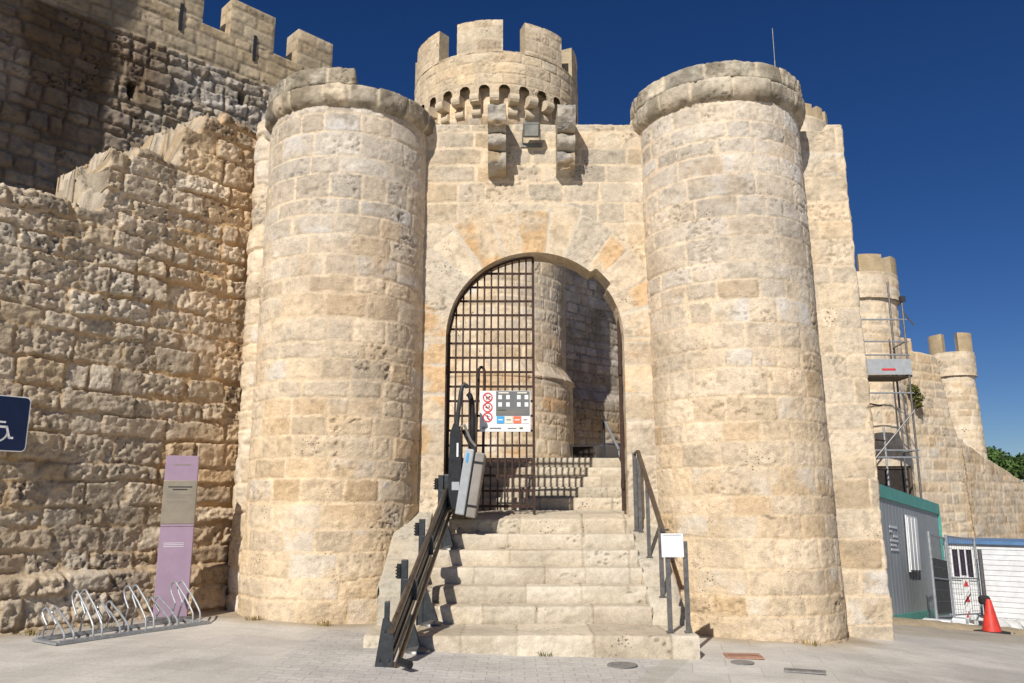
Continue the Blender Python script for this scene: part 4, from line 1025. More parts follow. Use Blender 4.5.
# ------------------------------------------------------------------ notice board fixed on the gate
def board():
    x0, x1, z0, z1, y = -.427, .245, 2.377, 2.92, YG - .035
    w, h = x1 - x0, z1 - z0
    t = thing('information_board', 'white and grey visitor information board fixed to the iron gate', 'sign', ((x0 + x1) / 2, y, z0))
    MB().box(((x0 + x1) / 2, y + .006, (z0 + z1) / 2), (w, .012, h), None, .002).build('panel', M['white'], t)
    def pt(u, v, k=1): return (x0 + u * w, y - .0025 * k, z0 + v * h)
    def rect(nm, u0, u1, v0, v1, m, k=1):
        MB().box(((x0 + (u0 + u1) / 2 * w), y - .0025 * k, z0 + (v0 + v1) / 2 * h), ((u1 - u0) * w, .002, (v1 - v0) * h)).build(nm, m, t)
    rect('grey_field', .32, .985, .385, .99, M['panelgrey'])
    for nm, v in (('no_dogs_symbol', .835), ('no_stroller_symbol', .59), ('no_climbing_symbol', .35)):
        c = pt(.155, v, 1.5)
        rg = MB(); ri, ro = .050, .066; n = 32
        for k in range(n):
            a, b = 2 * PI * k / n, 2 * PI * (k + 1) / n
            q = [(ri * math.cos(a), ri * math.sin(a)), (ro * math.cos(a), ro * math.sin(a)), (ro * math.cos(b), ro * math.sin(b)), (ri * math.cos(b), ri * math.sin(b))]
            rg.add([(c[0] + p[0], c[1] - .001, c[2] + p[1]) for p in q], [(0, 1, 2, 3)])
        rg.bar((c[0] - .042, c[1] - .002, c[2] + .042), (c[0] + .042, c[1] - .002, c[2] - .042), .002, .012)
        o = rg.build(nm, M['red'], t)
        pc = MB()
        if 'dogs' in nm:
            pc.box((c[0], c[1], c[2] - .002), (.045, .001, .018)); pc.box((c[0] + .026, c[1], c[2] + .012), (.02, .001, .016))
            for dx in (-.018, -.006, .010, .019): pc.box((c[0] + dx, c[1], c[2] - .02), (.005, .001, .024))
        elif 'stroller' in nm:
            pc.bar((c[0] - .03, c[1], c[2] + .004), (c[0] + .022, c[1], c[2] - .018), .001, .012); pc.box((c[0] + .02, c[1], c[2] + .012), (.014, .001, .03))
        else:
            pc.box((c[0] - .004, c[1], c[2] + .022), (.013, .001, .013)); pc.box((c[0] - .002, c[1], c[2]), (.014, .001, .03)); pc.bar((c[0], c[1], c[2] - .012), (c[0] + .02, c[1], c[2] - .036), .001, .008); pc.bar((c[0], c[1], c[2] + .006), (c[0] + .028, c[1], c[2] + .012), .001, .006)
        pc.build('figure', M['ink'], o)
    for u in (.365, .52, .735, .885):
        for v in (.61, .79):
            rect('white_tile', u, u + .072, v, v + .105, M['white'], 2)
    for (u0, u1) in ((.37, .57), (.74, .93)): rect('heading_line', u0, u1, .935, .965, M['creamp'], 2)
    for k in range(4): rect('text_line', .355, .93 - .1 * (k % 2), .52 - .034 * k, .530 - .034 * k, M['plaque'], 2)
    rect('green_line', .345, .52, .515, .535, M['leafy'], 2.6)
    for (u0, u1, m) in ((.335, .485, 'cyan'), (.50, .645, 'creamp'), (.66, .815, 'orangep'), (.83, .965, 'white')):
        rect('colour_tile', u0, u1, .20, .375, M[m], 2.4)
        rect('tile_text', u0 + .03, u1 - .03, .275, .300, M['white'] if m in ('cyan', 'orangep') else M['panelgrey'], 3)
    rect('footer_text', .2, .42, .07, .095, M['panelgrey'], 1.4); rect('footer_text', .55, .72, .07, .09, M['panelgrey'], 1.4); rect('footer_mark', .78, .85, .065, .105, M['leafy'], 1.4); rect('footer_mark', .05, .13, .06, .12, M['plaque'], 1.4)
board()

# ------------------------------------------------------------------ platform stairlift on the left
def stairlift():
    A0 = Vector((-1.05, 7.32, .36)); B0 = Vector((-.80, 10.15, 1.66)); C0 = Vector((-.79, 10.62, 1.70))
    t = thing('stairlift', 'folded wheelchair stairlift with twin bronze rails parked at the top of the steps', 'stairlift', (-1.15, 7.42, 0))
    up = Vector((0, 0, 1))
    d = (B0 - A0).normalized(); side = d.cross(up).normalized()
    MB().tube([A0, B0, C0], .030, 12).build('upper_rail', M['bronze'], t, True)
    dl = Vector((.02, .02, -.34))
    MB().tube([A0 + dl + Vector((.02, -.02, 0)), B0 + dl, C0 + dl], .026, 12).build('lower_rail', M['bronze'], t, True)
    ch = MB(); ch.bar(A0 + Vector((0, .05, -.12)), B0 + Vector((0, 0, -.12)), .03, .09); ch.bar(A0 + Vector((0.01, .05, -.235)), B0 + Vector((.01, 0, -.235)), .02, .05); ch.build('channel', M['dark_metal'], t)
    MB().bar(A0 + Vector((.022, .02, -.185)), B0 + Vector((.022, 0, -.185)), .014, .03).build('rack_strip', M['bronze'], t)
    # gusseted front post and three more posts
    def rail_at(y): k = (y - A0.y) / (B0.y - A0.y); return A0 + (B0 - A0) * k
    zg = g1(-1.2, 7.4)
    fp = MB(); fp.prism([(-.08, 0), (.08, 0), (.07, .34), (.02, .40), (-.02, .40)], (1, 0, 0), (0, 0, 1), (A0.x - .06, A0.y + .02, zg), (0, .03, 0)); 
    for bx_, bz_ in ((-.04, .06), (.04, .06), (.0, .30)): fp.tube([(A0.x - .06 + bx_, A0.y + .02, zg + bz_), (A0.x - .06 + bx_, A0.y + .006, zg + bz_)], .011, 6)
    fp.build('front_plate', M['dark_metal'], t)
    MB().bar((A0.x - .05, A0.y + .06, zg), (A0.x - .05, A0.y + .06, .60), .045, .045, .006).build('post', M['dark_metal'], t)
    MB().tube([(A0.x + .09, A0.y - .06, zg + .06), (A0.x + .19, A0.y - .16, zg + .05)], .034, 12).build('end_stop', M['black'], t, True)
    for y, zb in ((8.16, g1(-1, 8.1)), (8.98, .18), (10.10, .90)):
        p = rail_at(y)
        MB().bar((p.x - .08, y, zb), (p.x - .08, y, p.z + .16), .065, .06, .006).build('post', M['dark_metal'], t)
        MB().box((p.x - .02, y - .02, p.z - .12), (.14, .05, .2), None, .004).build('bracket', M['dark_metal'], t)
        pr = MB(); pr.prism([(0, 0), (.17, 0), (.05, .34), (0, .36)], (1, 0, 0), (0, 0, 1), (p.x - .05, y - .02, zb), (0, .02, 0)); pr.build('gusset', M['dark_metal'], t)
        MB().lathe([(.13, 0), (.12, .02), (.04, .045), (.01, .05)], (p.x + .06, y - .02, zb), 20).build('base_plate', M['steel'], t, True)
        sp = MB(); sp.tube([(p.x - .13, y, p.z - .02), (p.x - .13, y, p.z + .12)], .028, 10)
        for k in range(4): sp.lathe([(.04, 0), (.04, .014)], (p.x - .13, y, p.z - .01 + .03 * k), 10)
        sp.build('spring', M['black'], t, True)
    # carriage and folded platform, leaning a little
    yc = 9.98
    bd = MB(); bd.prism([(-.065, 0), (.06, 0), (.075, .25), (.07, .84), (.03, 1.03), (-.03, 1.05), (-.075, .92), (-.085, .3)], (1, 0, 0), (0, 0, 1), (-.70, yc, 1.38), (0, .30, 0))
    b = bd.build('carriage', M['black'], t)
    MB().box((-.695, yc - .004, 1.66), (.09, .006, .10)).build('label_plate', M['greyblue'], b)
    MB().box((-.675, yc - .004, 2.10), (.022, .004, .17)).build('lettering', M['white'], b)
    MB().box((-.79, yc + .22, 1.66), (.12, .22, .30), None, .02).build('motor_housing', M['dark_metal'], t)
    tl = R_(8.5)
    def pl(nm, x, w, h, dep, z, m, y0=0.): return MB().box((x, yc - .12 + dep / 2 + y0, z), (w, dep, h), (0, tl, 0), .018).build(nm, m, t)
    pl('platform', -.575, .115, .80, .66, 1.71, M['greyblue'])
    pl('seam', -.513, .018, .77, .64, 1.70, M['black'], .012)
    f = pl('side_flap', -.446, .118, .79, .64, 1.67, M['taupe'], .01)
    for z in (1.42, 1.94):
        MB().box((-.446 + (z - 1.67) * math.tan(tl), yc - .118, z), (.121, .012, .022), (0, tl, 0)).build('strap', M['black'], f)
    MB().box((-.545, yc - .124, 2.0), (.026, .004, .11), (0, tl, 0)).build('maker_mark', M['cyan'], t)
    # folded barrier arms
    MB().tube([(-.695, yc + .05, 2.36), (-.675, yc + .05, 2.58), (-.645, yc + .05, 2.82), (-.63, yc + .05, 2.90), (-.60, yc + .05, 2.93), (-.575, yc + .05, 2.91), (-.57, yc + .05, 2.88)], .028, 10).build('barrier_arm', M['dark_metal'], t, True)
    MB().tube([(-.515, yc + .3, 2.05), (-.505, yc + .3, 2.50), (-.515, yc + .3, 2.72), (-.545, yc + .3, 2.82), (-.575, yc + .3, 2.84)], .036, 10).build('barrier_arm', M['black'], t, True)
    yl = YG + .14
    u = [(-.50, yl, 1.6), (-.475, yl, 2.6), (-.455, yl, 3.05)] + [Vector((-.415, yl, 3.20)) + Vector((.040 * math.cos(a), 0, .07 * math.sin(a))) for a in np.linspace(PI * .9, PI * .1, 7)] + [(-.372, yl, 3.10), (-.38, yl, 2.6), (-.39, yl, 1.6)]
    MB().tube(u, .020, 10).build('barrier_loop', M['black'], t, True)
    MB().tube([(-.66, yc + .1, 2.38), (-.60, yc + .1, 2.42), (-.56, yc + .12, 2.32), (-.52, yc + .15, 2.23), (-.46, yc + .18, 2.16)], .018, 8).build('cable', M['taupe'], t, True)
    MB().tube([(-.62, yc + .2, 2.36), (-.57, yc + .2, 2.26), (-.54, yc + .22, 2.2), (-.48, yc + .22, 2.12)], .022, 8).build('hinge_arm', M['dark_metal'], t, True)
stairlift()

# ------------------------------------------------------------------ handrail and notice on the right
def handrail():
    t = thing('handrail', 'bronze metal handrail on flat posts up the right side of the steps', 'handrail', (1.68, 9.9, .9))
    def sz(y): return .30 + .60 * (y - 8.98)
    MB().bar((1.665, 9.12, 1.16), (1.615, 10.34, 2.11), .05, .028, .004).build('rail', M['bronze'], t)
    MB().bar((1.61, 10.34, 2.115), (1.55, 10.32, 2.06), .045, .02).build('rail_return', M['bronze'], t)
    MB().bar((1.665, 9.13, 1.155), (1.72, 9.06, 1.165), .04, .02).build('rail_return', M['steel'], t)
    for (x, y, w) in ((1.565, 10.33, .05), (1.615, 10.31, .04), (1.635, 9.84, .045), (1.66, 9.20, .05)):
        zt_ = 2.09 if y > 10.2 else 1.155 + (y - 9.12) * .775
        MB().box((x, y, (sz(y) + zt_) / 2), (w, .018, zt_ - sz(y)), None, .003).build('post', M['steel'], t)
        MB().box((x, y + .01, sz(y) + .008), (w + .03, .07, .016)).build('foot', M['steel'], t)
handrail()
def notice():
    t = thing('notice_stand', 'small blank white notice on two flat posts at the foot of the handrail', 'sign', (1.67, 8.42, .18))
    for x in (1.585, 1.765):
        MB().box((x, 8.42, .62), (.05, .014, .90), None, .003).build('post', M['steel'], t)
        MB().box((x, 8.43, .19), (.07, .06, .015)).build('foot', M['steel'], t)
    p = MB().box((1.635, 8.405, 1.03), (.225, .010, .235), (R_(-4), 0, 0), .003).build('panel', M['white'], t)
    fr = MB()
    for s in (-1, 1):
        fr.box((1.635, 8.397 + .0085 * s * .5, 1.03 + s * .104), (.18, .003, .003)); 
    fr.build('printed_border', M['greyblue'], p)
notice()

# ------------------------------------------------------------------ floodlight, antenna
def floodlight():
    x, z = .27, 6.46
    t = thing('floodlight', 'small grey floodlight mounted on the wall between the two corbels', 'floodlight', (x, YW - .05, z))
    a = R_(28)
    MB().box((x, YW - .20, z + .05), (.235, .11, .205), (a, 0, 0), .02).build('housing', M['lead'], t)
    MB().box((x, YW - .252, z + .075 - .058), (.185, .012, .145), (a, 0, 0), .004).build('glass', M['lampglass'], t)
    br = MB()
    for s in (-1, 1): br.bar((x + s * .12, YW + .0, z - .08), (x + s * .12, YW - .20, z + .05), .012, .03)
    br.box((x, YW - .012, z - .09), (.30, .02, .06)); br.build('bracket', M['lead'], t)
floodlight()
an = thing('antenna', 'thin metal antenna mast rising above the right gate tower', 'antenna', (3.97, 11.0, 7.0))
MB().tube([(3.97, 11.0, 6.8), (3.97, 11.0, 8.0)], .010, 6).build('mast', M['steel'], an)
MB().tube([(3.97, 11.0, 7.99), (3.97, 11.0, 8.55)], .006, 6).build('whip', M['steel'], an)

# ------------------------------------------------------------------ totem sign, bike rack, parking sign
def totem():
    x, y = -3.92, 9.62; z0 = g1(x, y)
    t = thing('totem_sign', 'tall mauve information totem with a grey plaque against the rubble wall', 'sign', (x, y, z0))
    rot = R_(18); w, dp, H = .365, .13, 1.86
    def bx(nm, u, z, sw, sh, m, proud=0., dep=None, par=t):
        dep = dep or dp
        c = Vector((u, -dp / 2 - proud + dep / 2 if dep < dp else -proud * 0, 0)); c.rotate(Euler((0, 0, rot)))
        return MB().box((x + c.x, y + c.y, z0 + z), (sw, dep, sh), (0, 0, rot), .006 if dep >= dp else 0).build(nm, m, par)
    bx('base_plate', 0, .02, .5, .04, M['steel'])
    bx('lower_body', 0, .04 + .5, w, 1.0, M['mauve'])
    bx('upper_body', .0, 1.045 + .41, w - .004, .82, M['mauve'])
    p = bx('plaque', .0, 1.04 + .285, w + .002, .50, M['plaque'], .004, dp + .012)
    for k, (u0, u1, z) in enumerate(((-.13, .13, 1.50), (-.08, .08, 1.47), (-.14, .14, 1.41), (-.14, .05, 1.385), (-.14, .1, 1.33))):
        bx('text_line', (u0 + u1) / 2, z, u1 - u0, .012 if k < 2 else .005, M['ink'] if k < 2 else M['taupe'], .009, .004, p)
    bx('heading', 0, 1.76, .18, .012, M['plaque'], .003, .004)
    for k in range(3): bx('engraved_line', -.02, .86 - .02 * k, .22, .005, M['white'], .003, .004)
totem()

def bike_rack():
    P0 = Vector((-4.19, 7.56, .0)); P1 = Vector((-3.22, 8.98, .0))
    # front rail runs from the near left to the far right, hoops stand across it
    p0 = Vector((-4.24, 7.98)); p1 = Vector((-3.40, 9.26))
    e = (p1 - p0).normalized(); n = Vector((-e.y, e.x)); Lr = (p1 - p0).length
    zg = .135
    t = thing('bike_rack', 'galvanised bicycle rack of alternating high and low hoops in front of the totem', 'bike rack', (p0.x, p0.y, zg))
    def q(u, v, z): return (p0.x + e.x * u + n.x * v, p0.y + e.y * u + n.y * v, zg + z)
    for v in (0, .40):
        MB().bar(q(-.05, v, .025), q(Lr + .05, v, .025), .045, .035, .004).build('base_rail', M['galv'], t)
    for u in (-.05, Lr + .05):
        MB().bar(q(u, -.02, .02), q(u, .42, .02), .06, .02).build('end_plate', M['galv'], t)
    for k in range(6):
        u0 = .05 + k * (Lr - .14) / 5.0
        H = .45 if k % 2 else .31
        for j in (0, 1):
            u = u0 - .045 + j * .09
            pth = [q(u, .40, .04), q(u, .39, .10), q(u, .34, H * .50), q(u, .42, H * .72), q(u, .445, H * .86)] + [q(u, .385 + .06 * math.cos(a), H - .06 + .06 * math.sin(a)) for a in np.linspace(.2, PI * .8, 7)] + [q(u, .17, H * .66), q(u, .05, H * .40), q(u, .014, H * .30), q(u, .0, .04)]
            MB().tube(pth, .0105, 8).build('hoop', M['galv'], t, True)
bike_rack()

def parking_sign():
    x, y, z = -5.33, 8.30, 2.27
    t = thing('parking_sign', 'blue disabled parking sign cut off by the left edge', 'sign', (x, y, z))
    rot = math.atan2(1, .8)
    ax = Vector((math.cos(rot), math.sin(rot), 0)); nz = Vector((math.sin(rot), -math.cos(rot), 0))
    def rr(w, h, r, n=6):
        out = []
        for cx, cy, a0 in ((w / 2 - r, h / 2 - r, 0), (-w / 2 + r, h / 2 - r, PI / 2), (-w / 2 + r, -h / 2 + r, PI), (w / 2 - r, -h / 2 + r, 1.5 * PI)):
            out += [(cx + r * math.cos(a0 + PI / 2 * k / n), cy + r * math.sin(a0 + PI / 2 * k / n)) for k in range(n + 1)]
        return out
    c = Vector((x, y, z)); s = .58
    MB().prism(rr(s, s, .05), ax, (0, 0, 1), c, -nz * .006).build('border', M['white'], t)
    MB().prism(rr(s - .022, s - .022, .042), ax, (0, 0, 1), c + nz * .002, -nz * .003).build('face', M['blue_sign'], t)
    ic = MB()
    def P2(u, v): u *= 1.3; v *= 1.3; return c + ax * u + Vector((0, 0, v)) + nz * .004
    def strip(pts, w):
        for a, b in zip(pts[:-1], pts[1:]):
            a = Vector(a); b = Vector(b); d = (b - a).normalized(); nn = Vector((-d.y, d.x)) * w / 2
            ic.add([P2(*(a - nn - d * w * .3)), P2(*(b - nn + d * w * .3)), P2(*(b + nn + d * w * .3)), P2(*(a + nn - d * w * .3))], [(0, 1, 2, 3)])
    hd = [P2(-.03 + .028 * math.cos(a), .075 + .028 * math.sin(a)) for a in np.linspace(0, 2 * PI, 17)[:-1]]
    ic.add(hd, [tuple(range(16))])
    K = 1.16
    strip([(-.03, .04), (-.03, -.03), (.065, -.03)], .018); strip([(-.03, .008), (.05, .008)], .015); strip([(.065, -.03), (.09, -.115), (.115, -.115)], .017)
    strip([(-.01 + .085 * math.cos(a), -.065 + .085 * math.sin(a)) for a in np.linspace(2.2, 2 * PI - .1, 22)], .014)
    ic.build('wheelchair_symbol', M['white'], t)
    MB().box(c - nz * .08, (.06, .16, .40), (0, 0, rot)).build('wall_bracket', M['galv'], t)
parking_sign()

# ------------------------------------------------------------------ covers in the paving
def cover(name, label, x, y, w, d, rot, m, rnd=False):
    t = MB(); z = g1(x, y) + .008
    if rnd: t.lathe([(w, 0), (w, .006), (w * .86, .008), (.01, .008)], (x, y, z - .006), 28)
    else:
        t.box((x, y, z), (w, d, .012), (0, 0, rot), .003)
        for k in range(3): t.box((x, y, z + .0075), (w * .8, .012, .003), (0, 0, rot))
    o = t.build(name, m); o.location = (0, 0, 0); tag(o, label, 'cover')
    return o
cover('utility_cover', 'red rectangular utility cover in the paving by the right tower', 2.30, 8.42, .36, .26, R_(-6), M['cover_red'])
cover('manhole_cover', 'small round grey cover in the paving next to the red cover', 2.20, 8.10, .11, 0, 0, M['cover_grey'], True)
cover('drain_cover', 'dark narrow drain cover in the paving in front of the right tower', 2.66, 7.72, .36, .15, R_(-20), M['cover_grey'])
cover('manhole_cover', 'round grey cover in the pavers just before the lowest step', 1.02, 7.85, .14, 0, 0, M['cover_grey'], True)

# ------------------------------------------------------------------ worksite on the right
CA = Vector((6.75, 15.05, 0)); CB = Vector((10.2, 19.5, 0))
def container():
    zA, zB = -.77, -1.16; h = 2.6
    d = (CB - CA).normalized(); n = Vector((d.y, -d.x, 0)); L = (CB - CA).length       # n faces right-front; visible face looks left-front
    n = -n if n.dot(Vector((-1, -1, 0))) < 0 and False else n
    f = Vector((d.y, -d.x, 0))                                                          # towards the square
    sl = Vector((d.x, d.y, (zB - zA) / L)).normalized()
    t = thing('site_container', 'grey site container with green frame standing beyond the wall end', 'container', (CA.x, CA.y, zA))
    O = Vector((CA.x, CA.y, zA)); b = -f
    def q(u, v, z): return O + sl * u + b * v + Vector((0, 0, z))
    wid = 2.3
    bd = MB(); # corrugated side
    k = 0; xs = []
    u = .12
    pts = []
    while u < L - .12:
        pts += [(u, .03), (u + .10, .03), (u + .14, .036), (u + .22, .036)]; u += .26
    for (u0, v0), (u1, v1) in zip(pts[:-1], pts[1:]):
        bd.add([q(u0, v0, .2), q(u1, v1, .2), q(u1, v1, h - .2), q(u0, v0, h - .2)], [(0, 1, 2, 3)])
    for (a_, v0, c_, v1) in ((.05, .08, .05, wid - .05), (L - .05, .08, L - .05, wid - .05), (.05, wid - .05, L - .05, wid - .05)):
        bd.add([q(a_, v0, .1), q(c_, v1, .1), q(c_, v1, h - .1), q(a_, v0, h - .1)], [(0, 1, 2, 3)])
    bd.add([q(.05, .05, h - .05), q(L - .05, .05, h - .05), q(L - .05, wid - .05, h - .05), q(.05, wid - .05, h - .05)], [(0, 1, 2, 3)])
    bd.build('body', M['contgrey'], t)
    fr = MB()
    for v in (0.06, wid - .06):
        fr.bar(q(0, v, .12), q(L, v, .12), .12, .24); fr.bar(q(0, v, h - .12), q(L, v, h - .12), .12, .24)
        for u in (.06, L - .06): fr.bar(q(u, v, .24), q(u, v, h - .24), .11, .11)
    for u in (.06, L - .06): fr.bar(q(u, .1, h - .12), q(u, wid - .1, h - .12), .1, .2)
    fr.build('frame', M['green'], t)
    # shuttered window and stencilled marking
    w = MB(); w.bar(q(2.0, -.01, h - 1.02), q(2.9, -.01, h - 1.02), .03, 1.12); wo = w.build('window', M['offwhite'], t)
    sh = MB()
    for k in range(3): sh.bar(q(2.04 + .3 * k, -.035, h - 1.02), q(2.28 + .3 * k, -.035, h - 1.02), .015, 1.04)
    sh.build('shutter', M['white'], wo)
    tx = MB()
    for k, (a, c) in enumerate(((.75, 1.35), (.75, .95), (1.0, 1.35), (.75, 1.35), (.75, 1.2), (.75, 1.35))):
        tx.bar(q(a, .018, h - .75 - .085 * k), q(c, .018, h - .75 - .085 * k), .006, .045)
    tx.build('stencilled_lettering', M['offwhite'], t)
    return q, L, f
cq, cL, cf = container()

def site_hut():
    A = Vector((12.15, 24.1)); B = Vector((16.2, 20.9)); d = (B - A).normalized(); L = (B - A).length
    f = Vector((-d.y, d.x)); f = f if f.y < 0 else -f
    z0 = -1.75; zt = .34
    t = thing('site_hut', 'white portable site hut with blue roof edge and barred window', 'hut', (A.x, A.y, z0))
    def q(u, v, z): return (A.x + d.x * u - f.x * v, A.y + d.y * u - f.y * v, z)
    bd = MB(); n = 15
    for k in range(n):      # lapped horizontal boards
        za = z0 + (zt - z0) * k / n; zb = z0 + (zt - z0) * (k + 1) / n
        bd.add([q(0, -.012, za), q(L, -.012, za), q(L, .006, zb), q(0, .006, zb)], [(0, 1, 2, 3)]); bd.add([q(0, -.012, za), q(0, .01, za), q(L, .01, za), q(L, -.012, za)], [(0, 1, 2, 3)])
    for (u0, v0, u1, v1) in ((0, 0, 0, 2.2), (L, 0, L, 2.2), (0, 2.2, L, 2.2)): bd.add([q(u0, v0, z0), q(u1, v1, z0), q(u1, v1, zt), q(u0, v0, zt)], [(0, 1, 2, 3)])
    bd.build('wall', M['offwhite'], t)
    rf = MB(); rf.add([q(-.12, -.10, zt), q(L + .1, -.10, zt), q(L + .1, 2.3, zt), q(-.12, 2.3, zt), q(-.12, -.10, zt + .09), q(L + .1, -.10, zt + .09), q(L + .1, 2.3, zt + .09), q(-.12, 2.3, zt + .09)], [(0, 3, 2, 1), (4, 5, 6, 7), (0, 1, 5, 4), (1, 2, 6, 5), (2, 3, 7, 6), (3, 0, 4, 7)])
    rf.build('roof', M['bluetrim'], t)
    zw = -.20
    fr = MB(); u0, u1 = .62, 1.12
    for (a, c, zz, hh) in ((u0 - .06, u1 + .06, zw + .42, .08), (u0 - .06, u1 + .06, zw - .42, .08)): fr.bar(q(a, -.03, zz), q(c, -.03, zz), .05, hh)
    for u in (u0 - .03, u1 + .03): fr.bar(q(u - .03, -.03, zw), q(u + .03, -.03, zw), .05, .84)
    fo = fr.build('window', M['white'], t)
    gl = MB(); gl.add([q(u0, -.018, zw - .4), q(u1, -.018, zw - .4), q(u1, -.018, zw + .4), q(u0, -.018, zw + .4)], [(0, 1, 2, 3)]); gl.build('pane', M['glassdark'], fo)
    bb = MB()
    for k in (1, 2): u = lerp(u0, u1, k / 3); bb.bar(q(u - .02, -.03, zw), q(u + .02, -.03, zw), .03, .8)
    bb.build('window_bar', M['offwhite'], fo)
    mk = MB()
    for k in range(3): mk.add([q(2.9 + .1 * k, -.02, .0 - .18 * k), q(3.6, -.02, .0 - .18 * k), q(3.6, -.02, -.07 - .18 * k), q(2.9 + .1 * k, -.02, -.07 - .18 * k)], [(0, 1, 2, 3)])
    mk.build('red_lettering', M['red'], t)
    return q
hq = site_hut()

def fence_panel(label, a, b, za, zb, h, net, group):
    t = thing('fence_panel', label, 'fence', (a[0], a[1], za), group)
    a = Vector((a[0], a[1], za)); b = Vector((b[0], b[1], zb)); U = Vector((0, 0, 1))
    for p in (a, b):
        MB().tube([p, p + U * h], .03, 8).build('post', M['galv'], t, True)
        MB().box(p + U * .05, (.5, .22, .12), (0, 0, math.atan2((b - a).y, (b - a).x) + PI / 2), .03).build('concrete_foot', M['offwhite'], t)
    rl = MB()
    for z in (.15, h * .5, h - .03): rl.tube([a + U * z, b + U * z], .018, 6)
    rl.build('frame', M['galv'], t, True)
    w = MB(); L = (b - a).length; n = int(L / .14)
    for k in range(1, n): p = a + (b - a) * k / n; w.bar(p + U * .15, p + U * (h - .03), .005)
    m = int(h / .2)
    for k in range(1, m): w.bar(a + U * (k * h / m), b + U * (k * h / m), .005)
    w.build('wire_mesh', M['steel'], t)
    if net:
        nb = MB(); nu, nv = 10, 14
        vs = []
        for i in range(nu + 1):
            for j in range(nv + 1):
                p = a + (b - a) * i / nu + U * (.2 + (h * .72 - .2) * j / nv); k = .03 * math.sin(i * 1.7 + j * .4) + .02 * math.sin(j * 1.1 + i)
                vs.append(p + Vector((-.5, -.8, 0)) * (.02 + k * .3))
        nb.add(vs, [(i * (nv + 1) + j, (i + 1) * (nv + 1) + j, (i + 1) * (nv + 1) + j + 1, i * (nv + 1) + j + 1) for i in range(nu) for j in range(nv)])
        nb.build('netting', M['netting'], t)
F1 = (8.15, 16.1); F2 = (9.25, 17.6); F3 = (10.3, 18.8)
fence_panel('wire fence panel with dark netting leaning before the container shutters', F1, F2, -.83, -1.0, 1.75, True, None)
fence_panel('wire fence panel at the far end of the container next to the white hut', (9.33, 17.7), (10.6, 18.9), -1.0, -1.12, 1.8, False, None)
fence_panel('bare wire fence panel standing in front of the white hut at the right edge', (12.6, 19.9), (14.4, 19.6), -1.5, -1.55, 2.1, False, None)
pb = thing('sign_post', 'tall grey steel post beside the left end of the white hut', 'post', (10.5, 18.55, -1.2))
MB().tube([(10.5, 18.55, -1.25), (10.5, 18.55, .45)], .045, 10).build('post', M['steel'], pb, True); MB().lathe([(.12, 0), (.12, .03), (.05, .05)], (10.5, 18.55, -1.22), 12).build('foot', M['steel'], pb)
MB().lathe([(.09, 0), (.12, .04), (.12, .14), (.08, .18)], (10.43, 18.45, -.72), 14).build('lamp', M['rubber'], pb, True)

def cone():
    x, y = 7.47, 13.1; z = g1(x, y) + .0
    t = thing('traffic_cone', 'red traffic cone with black base on the dusty ground', 'cone', (x, y, z))
    MB().box((x, y, z + .02), (.36, .36, .045), (0, 0, .3), .012).build('base', M['rubber'], t)
    MB().lathe([(.135, .04), (.13, .06), (.038, .50), (.030, .515), (.012, .517)], (x, y, z), 28).build('body', M['cone'], t, True)
cone()

def sawhorse():
    x, y = 12.15, 18.7; z = g1(x, y) + .02
    t = thing('sawhorse', 'teal metal sawhorse trestle before the white hut at the right edge', 'trestle', (x, y, z))
    MB().box((x, y, z + .82), (1.15, .10, .10), (0, 0, -.1), .01).build('top_beam', M['teal'], t)
    for sx in (-.5, .5):
        for sy in (-1, 1):
            MB().bar((x + sx * .95, y, z + .80), (x + sx, y + sy * .28, z), .035).build('leg', M['teal'] if sx < 0 else M['galv'], t)
        MB().bar((x + sx, y - .18, z + .3), (x + sx, y + .18, z + .3), .025).build('brace', M['galv'], t)
    MB().box((x + .1, y, z + .45), (.9, .3, .06), (0, 0, -.1), .01).build('shelf', M['wood'], t)
sawhorse()

def blocks():
    # pale rubble sacks and red-white marker strip before the hut
    for i, (x, y, r, lab) in enumerate(((11.15, 19.6, .34, 'white rubble sack nearest the steel post'), (11.75, 19.9, .28, 'low white rubble sack in the middle of the row before the hut'), (12.45, 20.4, .30, 'white rubble sack farthest right in the row before the hut'))):
        A = Acc(); u = np.linspace(0, 2 * PI, 28); v = np.linspace(-.4, PI / 2, 12); Uu, Vv = np.meshgrid(u, v, indexing='ij')
        rr = r * (1 + .35 * (fbm(np.cos(Uu) * 2 + 5 + i * 4, np.sin(Uu) * 2 + Vv * 2, 3, i) - .5))
        z = g1(x, y)
        A.grid(np.stack([x + 1.25 * rr * np.cos(Uu) * np.cos(Vv), y + rr * np.sin(Uu) * np.cos(Vv), z + .03 + .8 * rr * np.sin(Vv)], -1), np.array((.66, .65, .62)))
        o = obj_from('rubble_sack', A, STEP); tag(o, lab, 'sack')
    x, y = 10.42, 19.1; z = g1(x, y)
    t = thing('marker_board', 'slim white marker board with three red arrowheads by the hut corner', 'marker', (x, y, z))
    MB().box((x, y, z + .55), (.16, .02, 1.15), (0, 0, -.4)).build('board', M['white'], t)
    for k in range(3):
        MB().prism([(-.06, -.07), (.06, -.07), (0, .07)], (math.cos(-.4), math.sin(-.4), 0), (0, 0, 1), (x - .008, y - .014, z + .28 + .34 * k), (0, -.004, 0)).build('arrowhead', M['red'], t)
blocks()

